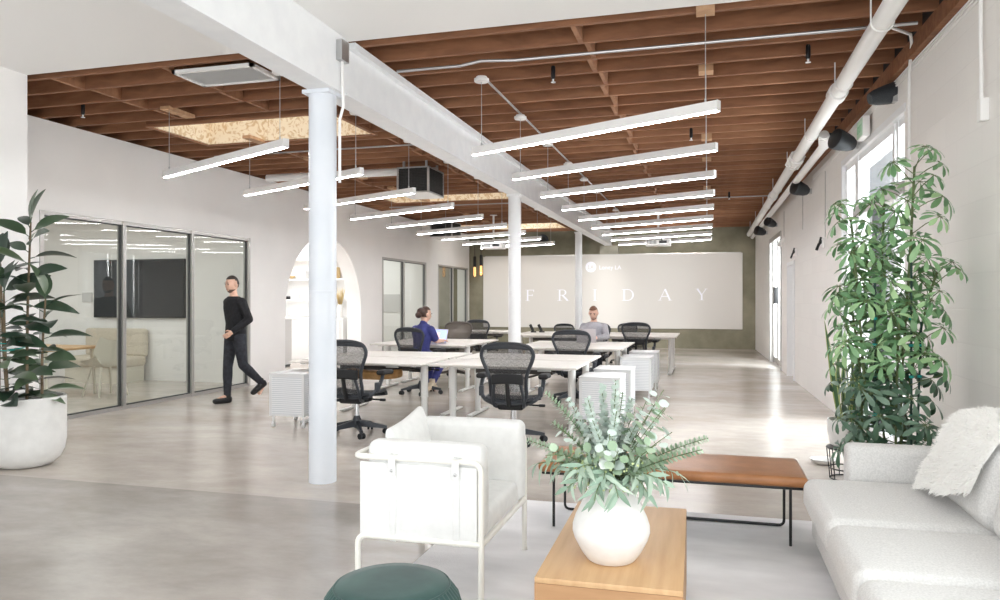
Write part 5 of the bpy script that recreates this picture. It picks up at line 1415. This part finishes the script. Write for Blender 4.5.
# ------------------------------------------------------------------ people
def head_nodes(c, look=(0, -1, 0), s=1.0):
    pass
def person(name_label, pose, hair, clothes, loc, rz, group=None):
    """pose: joint dict in metres, person facing -y, +x is the person's left"""
    t = thing('person', name_label, 'person', loc, rz)
    J = {k: Vector(v) for k, v in pose.items() if not k.startswith('_')}
    def limb(mb, pts, g=0.0):
        """pts: [(point, radius)] tapered capsule chain"""
        for (p0, r0), (p1, r1) in zip(pts[:-1], pts[1:]): mb.cyl(p0, p1, r0 + g, r1 + g, n=14)
        for p0, r0 in pts: mb.ball(p0, r0 + g, 14, 10)
    def loft(mb, rings_):
        """rings_: [(centre, half width, half depth)] stacked elliptical sections"""
        n = 20; vs = []; fs = []
        for c_, rx, ry in rings_:
            for j in range(n):
                q = 2*PI*j/n; vs.append((c_[0] + rx*math.cos(q), c_[1] + ry*math.sin(q), c_[2]))
        for i in range(len(rings_) - 1):
            for j in range(n): fs.append((i*n + j, i*n + (j+1) % n, (i+1)*n + (j+1) % n, (i+1)*n + j))
        fs += [tuple(reversed(range(n))), tuple(range((len(rings_)-1)*n, len(rings_)*n))]
        mb.add(vs, fs)
    P_, Ch, Nk = J['pelvis'], J['chest'], J['neck']; bw = pose.get('_w', (1.0,))[0]
    def torso(g, low):
        return [(P_ + Vector((0, 0, low)), (0.15 + g) * bw, 0.105 + g), (P_ + Vector((0, 0, 0.03)), (0.158 + g) * bw, 0.11 + g), (P_.lerp(Ch, 0.4), (0.135 + g) * bw, 0.098 + g), (P_.lerp(Ch, 0.75), (0.152 + g) * bw, 0.11 + g),
                (Ch, (0.168 + g) * bw, 0.115 + g), (Ch.lerp(Nk, 0.4), (0.165 + g) * bw, 0.105 + g), (Ch.lerp(Nk, 0.66), (0.13 + g) * bw, 0.085 + g), (Ch.lerp(Nk, 0.85), 0.075 + g * 0.6, 0.068 + g * 0.6)]
    def arm(mb, s, g, f0=1.0):
        sh, el, wr = J['sh' + s], J['el' + s], J['wr' + s]
        limb(mb, [(sh.lerp(Ch, 0.25), 0.06), (sh, 0.058), (sh.lerp(el, 0.5), 0.047), (el, 0.040)] if f0 >= 1 else [(sh.lerp(Ch, 0.25), 0.06), (sh, 0.058), (sh.lerp(el, f0), 0.05)], g)
        if f0 >= 1: limb(mb, [(el, 0.040), (el.lerp(wr, 0.3), 0.041), (el.lerp(wr, 0.96), 0.028)], g)
    def leg(mb, s, g, end=1.0):
        hp, kn, an = J['hip' + s], J['kn' + s], J['an' + s]
        limb(mb, [(hp, 0.088), (hp.lerp(kn, 0.45), 0.074), (kn, 0.056)], g); limb(mb, [(kn, 0.056), (kn.lerp(an, 0.3), 0.056), (kn.lerp(an, end), 0.036 + 0.006 * (1 - end))], g)
    bd = MB(); loft(bd, torso(0.0, -0.08)); limb(bd, [(Nk + Vector((0, 0.01, -0.07)), 0.06), (Nk, 0.052), (Nk.lerp(J['head'], 0.6), 0.052)])
    for s in 'LR':
        arm(bd, s, 0.0); leg(bd, s, 0.0)
        wr, el = J['wr' + s], J['el' + s]; hd_ = (wr - el).normalized()
        limb(bd, [(wr - hd_ * 0.02, 0.026), (wr + hd_ * 0.035, 0.030)])
        pn = J.get('palm' + s, Vector((0, 0, -1))); pn = (pn - hd_ * pn.dot(hd_)).normalized(); lat = hd_.cross(pn).normalized()
        for q in (-0.022, 0.0, 0.022): limb(bd, [(wr + hd_ * 0.02 + lat * q * 0.7, 0.016), (wr + hd_ * 0.085 + lat * q, 0.014)])
        limb(bd, [(J['an' + s], 0.036), (J['an' + s].lerp(J['toe' + s], 0.8), 0.032)])
    body_me = fuse(bd, 0.011, 3)
    # head + face + fingers are shaped separately and merged into the body surface mesh
    m = MB(); hc = J['head']; look = (J['look'] - J['head']).normalized() if 'look' in J else Vector((0, -1, 0))
    ahead = Vector((look.x, look.y, 0)).normalized(); side = Vector((-ahead.y, ahead.x, 0))
    pitch = math.asin(max(-1, min(1, look.z)))
    Rh = Matrix(((side.x, -ahead.x, 0), (side.y, -ahead.y, 0), (0, 0, 1))).to_4x4()   # local x = side, local -y = ahead
    Rh = Matrix.Translation(hc) @ Rh @ Euler((-pitch, 0, 0)).to_matrix().to_4x4()
    n, k = 24, 16
    rings = []
    for i in range(k + 1):
        th = PI * i / k; z = -math.cos(th); rr = math.sin(th)
        for j in range(n):
            a = 2*PI*j/n; x = rr * math.sin(a); y = -rr * math.cos(a)    # a = 0 faces -y
            zz = z * 0.118; xx = x * 0.076; yy = y * 0.096
            if z < 0: xx *= 1 - 0.28 * (-z) ** 1.5; yy = yy * (1 - 0.12 * (-z)) - 0.012 * (-z)
            f = max(0, math.cos(a)) * rr
            if f > 0:
                yy -= 0.022 * math.exp(-((x / 0.16) ** 2 + ((z + 0.18) / 0.17) ** 2)) * (f > 0.4)      # nose
                yy += 0.008 * (math.exp(-(((abs(x) - 0.42) / 0.2) ** 2 + ((z - 0.03) / 0.12) ** 2)))     # eye sockets
                yy -= 0.006 * math.exp(-((x / 0.3) ** 2 + ((z + 0.5) / 0.1) ** 2))                    # lips
                yy -= 0.008 * math.exp(-((x / 0.3) ** 2 + ((z + 0.82) / 0.14) ** 2))                  # chin
            rings.append((xx, yy, zz))
    hm_ = MB(); o = 0
    hm_.add(rings, [(i*n + j, i*n + (j+1) % n, (i+1)*n + (j+1) % n, (i+1)*n + j) for i in range(k) for j in range(n)])
    for s in (-1, 1): hm_.ball((s * 0.077, 0.006, -0.005), 0.03, 10, 7, (0.35, 0.7, 1.0))
    hm_.xf(Rh)
    m.add(hm_.v, hm_.f)
    for s in 'LR':
        sg = 1 if s == 'L' else -1
        w_, e_ = J['wr' + s], J['el' + s]; d = (w_ - e_).normalized()
        pn = J.get('palm' + s, Vector((0, 0, -1))) ; pn = (pn - d * pn.dot(d)).normalized()   # the palm's facing
        lat = d.cross(pn).normalized()
        curl = pose.get('_curl', (0.5,))[0]
        base = w_ + d * 0.085
        for q, (off, ln) in enumerate(((-0.027, 0.062), (-0.009, 0.072), (0.009, 0.068), (0.026, 0.054))):
            p = base + lat * off; dd = d.copy(); pts = [p - d * 0.02]
            for seg in (0.45, 0.32, 0.23):
                dd = (dd + pn * curl * 0.6).normalized(); pts.append(pts[-1] + dd * (ln * seg + (0.02 if seg == 0.45 else 0)))
            m.tube(pts, 0.0085, 7, rs=[0.0095, 0.009, 0.008, 0.0062])
        th_s = -1 if lat.dot(Vector(pose.get('_thumb' + s, (0, 0, 1)))) < 0 else 1
        p = w_ + d * 0.03 + lat * th_s * 0.024
        m.tube([p, p + (d * 0.6 + lat * th_s * 0.8 + pn * 0.2).normalized() * 0.034, p + (d * 0.6 + lat * th_s * 0.8 + pn * 0.2).normalized() * 0.034 + (d * 0.9 + lat * th_s * 0.25 + pn * 0.3).normalized() * 0.03], 0.01, 7, rs=[0.012, 0.0105, 0.008])
    bm = bmesh.new(); bm.from_mesh(body_me)
    extra = bpy.data.meshes.new('x'); extra.from_pydata([tuple(v) for v in m.v], [], m.f); bm.from_mesh(extra); bpy.data.meshes.remove(extra)
    bmesh.ops.recalc_face_normals(bm, faces=bm.faces); bm.to_mesh(body_me); bm.free()
    from_mesh('body', body_me, 'skin', t)
    # hair: a cap that follows the skull
    col, kind = hair
    hmesh = MB(); vs = []; keep = []
    for (x, y, z) in rings:
        v = Vector((x, y, z)); g = 1.07
        vs.append((x * g, y * g + 0.003, z * g + 0.004))
    fs = []
    def hairy(i):
        x, y, z = rings[i]; fy = y / 0.096; fz = z / 0.118
        if kind == 'crop': return fz > 0.52 or (fy > -0.15 and fz > -0.02 + 0.25 * (fy < 0.05)) or (fy > 0.25 and fz > -0.45)
        return fz > 0.5 or (fy > -0.2 and fz > -0.5)
    for i in range(k):
        for j in range(n):
            q = (i*n + j, i*n + (j+1) % n, (i+1)*n + (j+1) % n, (i+1)*n + j)
            if all(hairy(a) for a in q): fs.append(q)
    hmesh.add(vs, fs)
    if kind == 'bun': hmesh.ball((0, 0.115, -0.02), 0.055, 14, 9, (1.15, 0.9, 0.95)).ball((0, 0.07, 0.03), 0.075, 14, 9)
    hmesh.xf(Rh); ho = hmesh.build('hair', col, t, smooth=80)
    fm = MB()
    for s in (-1, 1):
        fm.ball((s * 0.030, -0.083, 0.004), 0.0085, 8, 6); fm.bbox(s*0.03 - 0.018, s*0.03 + 0.018, -0.097, -0.085, 0.022, 0.029, 0.003)
    fm.xf(Rh); fm.build('eyes', 'hairdark', t)
    if kind == 'crop':
        bv = [(x * 1.05, y * 1.05, z * 1.04) for x, y, z in rings]; bf = []
        def beard(i):
            x, y, z = rings[i]; return z / 0.118 < -0.44 and y / 0.096 < 0.15 and z / 0.118 > -0.97 and not (abs(x) < 0.024 and -0.58 < z / 0.118 < -0.46)
        for i in range(k):
            for j in range(n):
                q = (i*n + j, i*n + (j+1) % n, (i+1)*n + (j+1) % n, (i+1)*n + j)
                if all(beard(a) for a in q): bf.append(q)
        if bf:
            bb = MB(); bb.add(bv, bf); bb.xf(Rh); bb.build('beard', 'beardbrown', t, smooth=80)
    lp = MB(); lp.ball((0, -0.089, -0.06), 0.018, 10, 6, (1.0, 0.35, 0.3)); lp.xf(Rh); lp.build('lips', 'lips', t)
    # clothing grown over the same skeleton, a little looser
    top, trousers, shoe, sleeve = clothes
    tm = MB(); loft(tm, torso(0.018, pose.get('_hem', (-0.10,))[0]))
    for s in 'LR': arm(tm, s, 0.014, 1.0 if sleeve == 'long' else 0.75)
    if sleeve != 'long': limb(tm, [(Nk + Vector((0, 0.012, -0.05)), 0.066), (Nk + Vector((0, 0.012, -0.012)), 0.058)])
    from_mesh('top', fuse(tm, 0.012, 4), top, t)
    lm = MB(); loft(lm, [(P_ + Vector((0, 0, -0.09)), 0.15 * bw, 0.11), (P_ + Vector((0, 0, 0.0)), 0.165 * bw, 0.12), (P_ + Vector((0, 0, 0.07)), 0.155 * bw, 0.112)])
    for s in 'LR': leg(lm, s, 0.011, 0.96)
    from_mesh('trousers', fuse(lm, 0.012, 4), trousers, t)
    for s in 'LR':
        an, toe = J['an' + s], J['toe' + s]; d = (toe - an); d.z = d.z * 0.8; fwd = Vector((toe.x - an.x, toe.y - an.y, 0)).normalized(); dz = toe.z - an.z
        mm = MB(); mm.soft((0, 0, 0), (0.048, 0.14, 0.045), 0.04, 3, 3, fn=lambda o: Vector((o.x * (1 - 0.25 * max(0, o.y / 0.14)**2 - 0.15 * max(0, -o.y / 0.14)), o.y, o.z if o.z < 0 else o.z * (1 - 0.45 * max(0, (o.y + 0.02) / 0.14)) + 0.012 * max(0, -o.y / 0.14))))
        mm.cyl((0, -0.07, 0.0), (0, -0.082, 0.085), 0.047, 0.046, n=16)
        ang = math.atan2(dz + 0.045, 0.17)
        sole = pose.get('_flat' + s, (0,))[0]
        R2 = Matrix.Translation(an + Vector((0, 0, -0.045)) + fwd * 0.075) @ Matrix(((fwd.y, fwd.x, 0), (-fwd.x, fwd.y, 0), (0, 0, 1))).to_4x4() @ Euler((ang, 0, 0)).to_matrix().to_4x4()
        mm.xf(R2); mm.build('shoe', shoe, t)
    return t

walk = dict(pelvis=(0, 0, 0.97), chest=(0, -0.02, 1.33), neck=(0, -0.03, 1.52), head=(0, -0.055, 1.655), look=(0.10, -1.0, 1.60),
            shL=(0.175, -0.01, 1.405), elL=(0.25, 0.06, 1.17), wrL=(0.17, -0.14, 1.01), palmL=(-1, 0, -0.2), shR=(-0.175, -0.01, 1.405), elR=(-0.25, 0.08, 1.17), wrR=(-0.26, 0.04, 0.91), palmR=(1, 0, 0),
            hipL=(0.09, 0, 0.92), knL=(0.09, 0.06, 0.53), anL=(0.09, 0.38, 0.235), toeL=(0.09, 0.30, 0.085), hipR=(-0.09, -0.01, 0.92), knR=(-0.085, -0.07, 0.50), anR=(-0.08, -0.08, 0.088), toeR=(-0.08, -0.25, 0.045))
w_ = person('bearded person in a black sweater and dark trousers walking past the glass partition', walk, ('hairdark', 'crop'), ('sweater', 'jeans', 'shoe', 'long'), (-6.38, 9.02, 0), -0.42)
MB().tube([(0.178 + 0.033*math.cos(2*PI*i/16), -0.12 + 0.02*math.sin(2*PI*i/16), 1.032 + 0.03*math.sin(2*PI*i/16)) for i in range(16)], 0.007, 6, closed=True).build('watch', 'steel', w_)

sit_w = dict(_curl=(0.15,0,0), _w=(0.9,0,0), pelvis=(0, 0, 0.585), chest=(0, -0.05, 0.91), neck=(0, -0.08, 1.09), head=(0, -0.11, 1.215), look=(-0.35, -1.0, 1.10),
             shL=(0.15, -0.06, 0.975), elL=(0.195, -0.14, 0.81), wrL=(0.10, -0.36, 0.80), palmL=(0, 0, -1), shR=(-0.15, -0.06, 0.975), elR=(-0.195, -0.14, 0.81), wrR=(-0.13, -0.38, 0.80), palmR=(0, 0, -1),
             hipL=(0.09, -0.03, 0.58), knL=(0.13, -0.42, 0.53), anL=(0.12, -0.34, 0.09), toeL=(0.13, -0.50, 0.04), hipR=(-0.09, -0.03, 0.58), knR=(-0.14, -0.38, 0.50), anR=(-0.16, -0.10, 0.16), toeR=(-0.17, -0.02, 0.06))
person('person in navy with a brown hair bun seated back to us at a laptop', sit_w, ('hairbrown', 'bun'), ('navy', 'navy', 'beigeshoe', 'short'), (-4.28, 10.72, 0), PI - 0.32)

sit_m = dict(_curl=(0.15,0,0), pelvis=(0, 0, 0.585), chest=(0, -0.06, 0.92), neck=(0, -0.10, 1.09), head=(0, -0.135, 1.215), look=(-0.02, -1.0, 0.90),
             shL=(0.172, -0.07, 0.975), elL=(0.24, -0.22, 0.815), wrL=(0.10, -0.40, 0.805), palmL=(0, 0, -1), shR=(-0.172, -0.07, 0.975), elR=(-0.24, -0.22, 0.815), wrR=(-0.10, -0.40, 0.805), palmR=(0, 0, -1),
             hipL=(0.09, -0.03, 0.58), knL=(0.13, -0.44, 0.53), anL=(0.13, -0.46, 0.088), toeL=(0.13, -0.63, 0.045), hipR=(-0.09, -0.03, 0.58), knR=(-0.13, -0.44, 0.53), anR=(-0.13, -0.40, 0.088), toeR=(-0.13, -0.57, 0.045))
person('bearded person in a grey sweater seated behind a laptop, facing us', sit_m, ('hairginger', 'crop'), ('grey', 'jeans', 'shoe', 'long'), (-1.90, 12.88, 0), 0.0)
# ------------------------------------------------------------------ daylight and camera
wd = bpy.data.worlds.new('World'); SC.world = wd; wd.use_nodes = True
bg = wd.node_tree.nodes['Background']; bg.inputs['Color'].default_value = (0.90, 0.95, 1.0, 1); bg.inputs['Strength'].default_value = 1.0
def area(name, loc, rot, sx, sy, power, col=(1, 1, 1)):
    l = bpy.data.lights.new(name, 'AREA'); l.shape = 'RECTANGLE'; l.size = sx; l.size_y = sy; l.energy = power; l.color = col
    o = bpy.data.objects.new(name, l); COL.objects.link(o); o.location = loc; o.rotation_euler = rot; return o
area('daylight_shopfront', (-2.3, -2.85, 1.75), (math.radians(90), 0, 0), 7.5, 3.0, 52, (0.99, 0.99, 1.0))
area('daylight_window', (3.3, 8.3, 2.6), (0, math.radians(80), 0), 3.4, 4.6, 230, (0.94, 0.97, 1.0))
area('daylight_added_window', (2.3, 0.2, 2.05), (0, math.radians(90), 0), 1.9, 5.4, 66, (1.0, 0.995, 0.985))  # daylight for the added, unseen window beside the lounge
area('daylight_far_door', (2.9, 15.0, 2.3), Vector((-0.75, 0.62, -0.2)).to_track_quat('-Z', 'Z').to_euler(), 2.2, 2.6, 360, (0.95, 0.98, 1.0))
for (x, y, z, tx) in ((-0.98, 17.68, 2.73, -1.0), (-4.98, 17.9, 2.79, -4.9)):
    l = bpy.data.lights.new('projector_beam', 'SPOT'); l.energy = 230; l.spot_size = math.radians(62); l.spot_blend = 0.5; l.shadow_soft_size = 0.04; l.color = (1.0, 0.985, 0.96)
    o = bpy.data.objects.new('projector_beam', l); COL.objects.link(o); o.location = (x, y, z)
    o.rotation_euler = Vector((tx - x, YS - y, 1.65 - z)).to_track_quat('-Z', 'Z').to_euler()
area('meeting_room_light', (-9.8, 8.0, 2.83), (0, 0, 0), 3.5, 4.0, 34, (0.93, 0.97, 1.0))
area('kitchen_light', (-9.6, 13.6, 3.18), (0, 0, 0), 3.2, 3.2, 60, (0.96, 0.98, 1.0))
area('office_room_light', (-9.6, 17.7, 2.83), (0, 0, 0), 2.5, 2.5, 22, (0.95, 0.98, 1.0))
area('office_room_light', (-9.6, 21.2, 2.83), (0, 0, 0), 2.5, 2.5, 22, (0.95, 0.98, 1.0))
cam = bpy.data.cameras.new('camera'); cam.sensor_width = 36; cam.lens = 742 / 1000 * 36; cam.clip_start = 0.05
co = bpy.data.objects.new('camera', cam); COL.objects.link(co); co.location = (0, 0, 1.44); co.rotation_euler = (PI/2, 0, math.atan2(208, 742))
SC.camera = co
SC.view_settings.view_transform = 'Standard'; SC.view_settings.look = 'None'; SC.view_settings.gamma = 1.0; SC.view_settings.use_curve_mapping = False
SC.view_settings.exposure = 1.3
try:
    SC.cycles.use_denoising = True; SC.cycles.max_bounces = 10; SC.cycles.diffuse_bounces = 6; SC.cycles.transparent_max_bounces = 16; SC.cycles.sample_clamp_indirect = 8
except Exception: pass
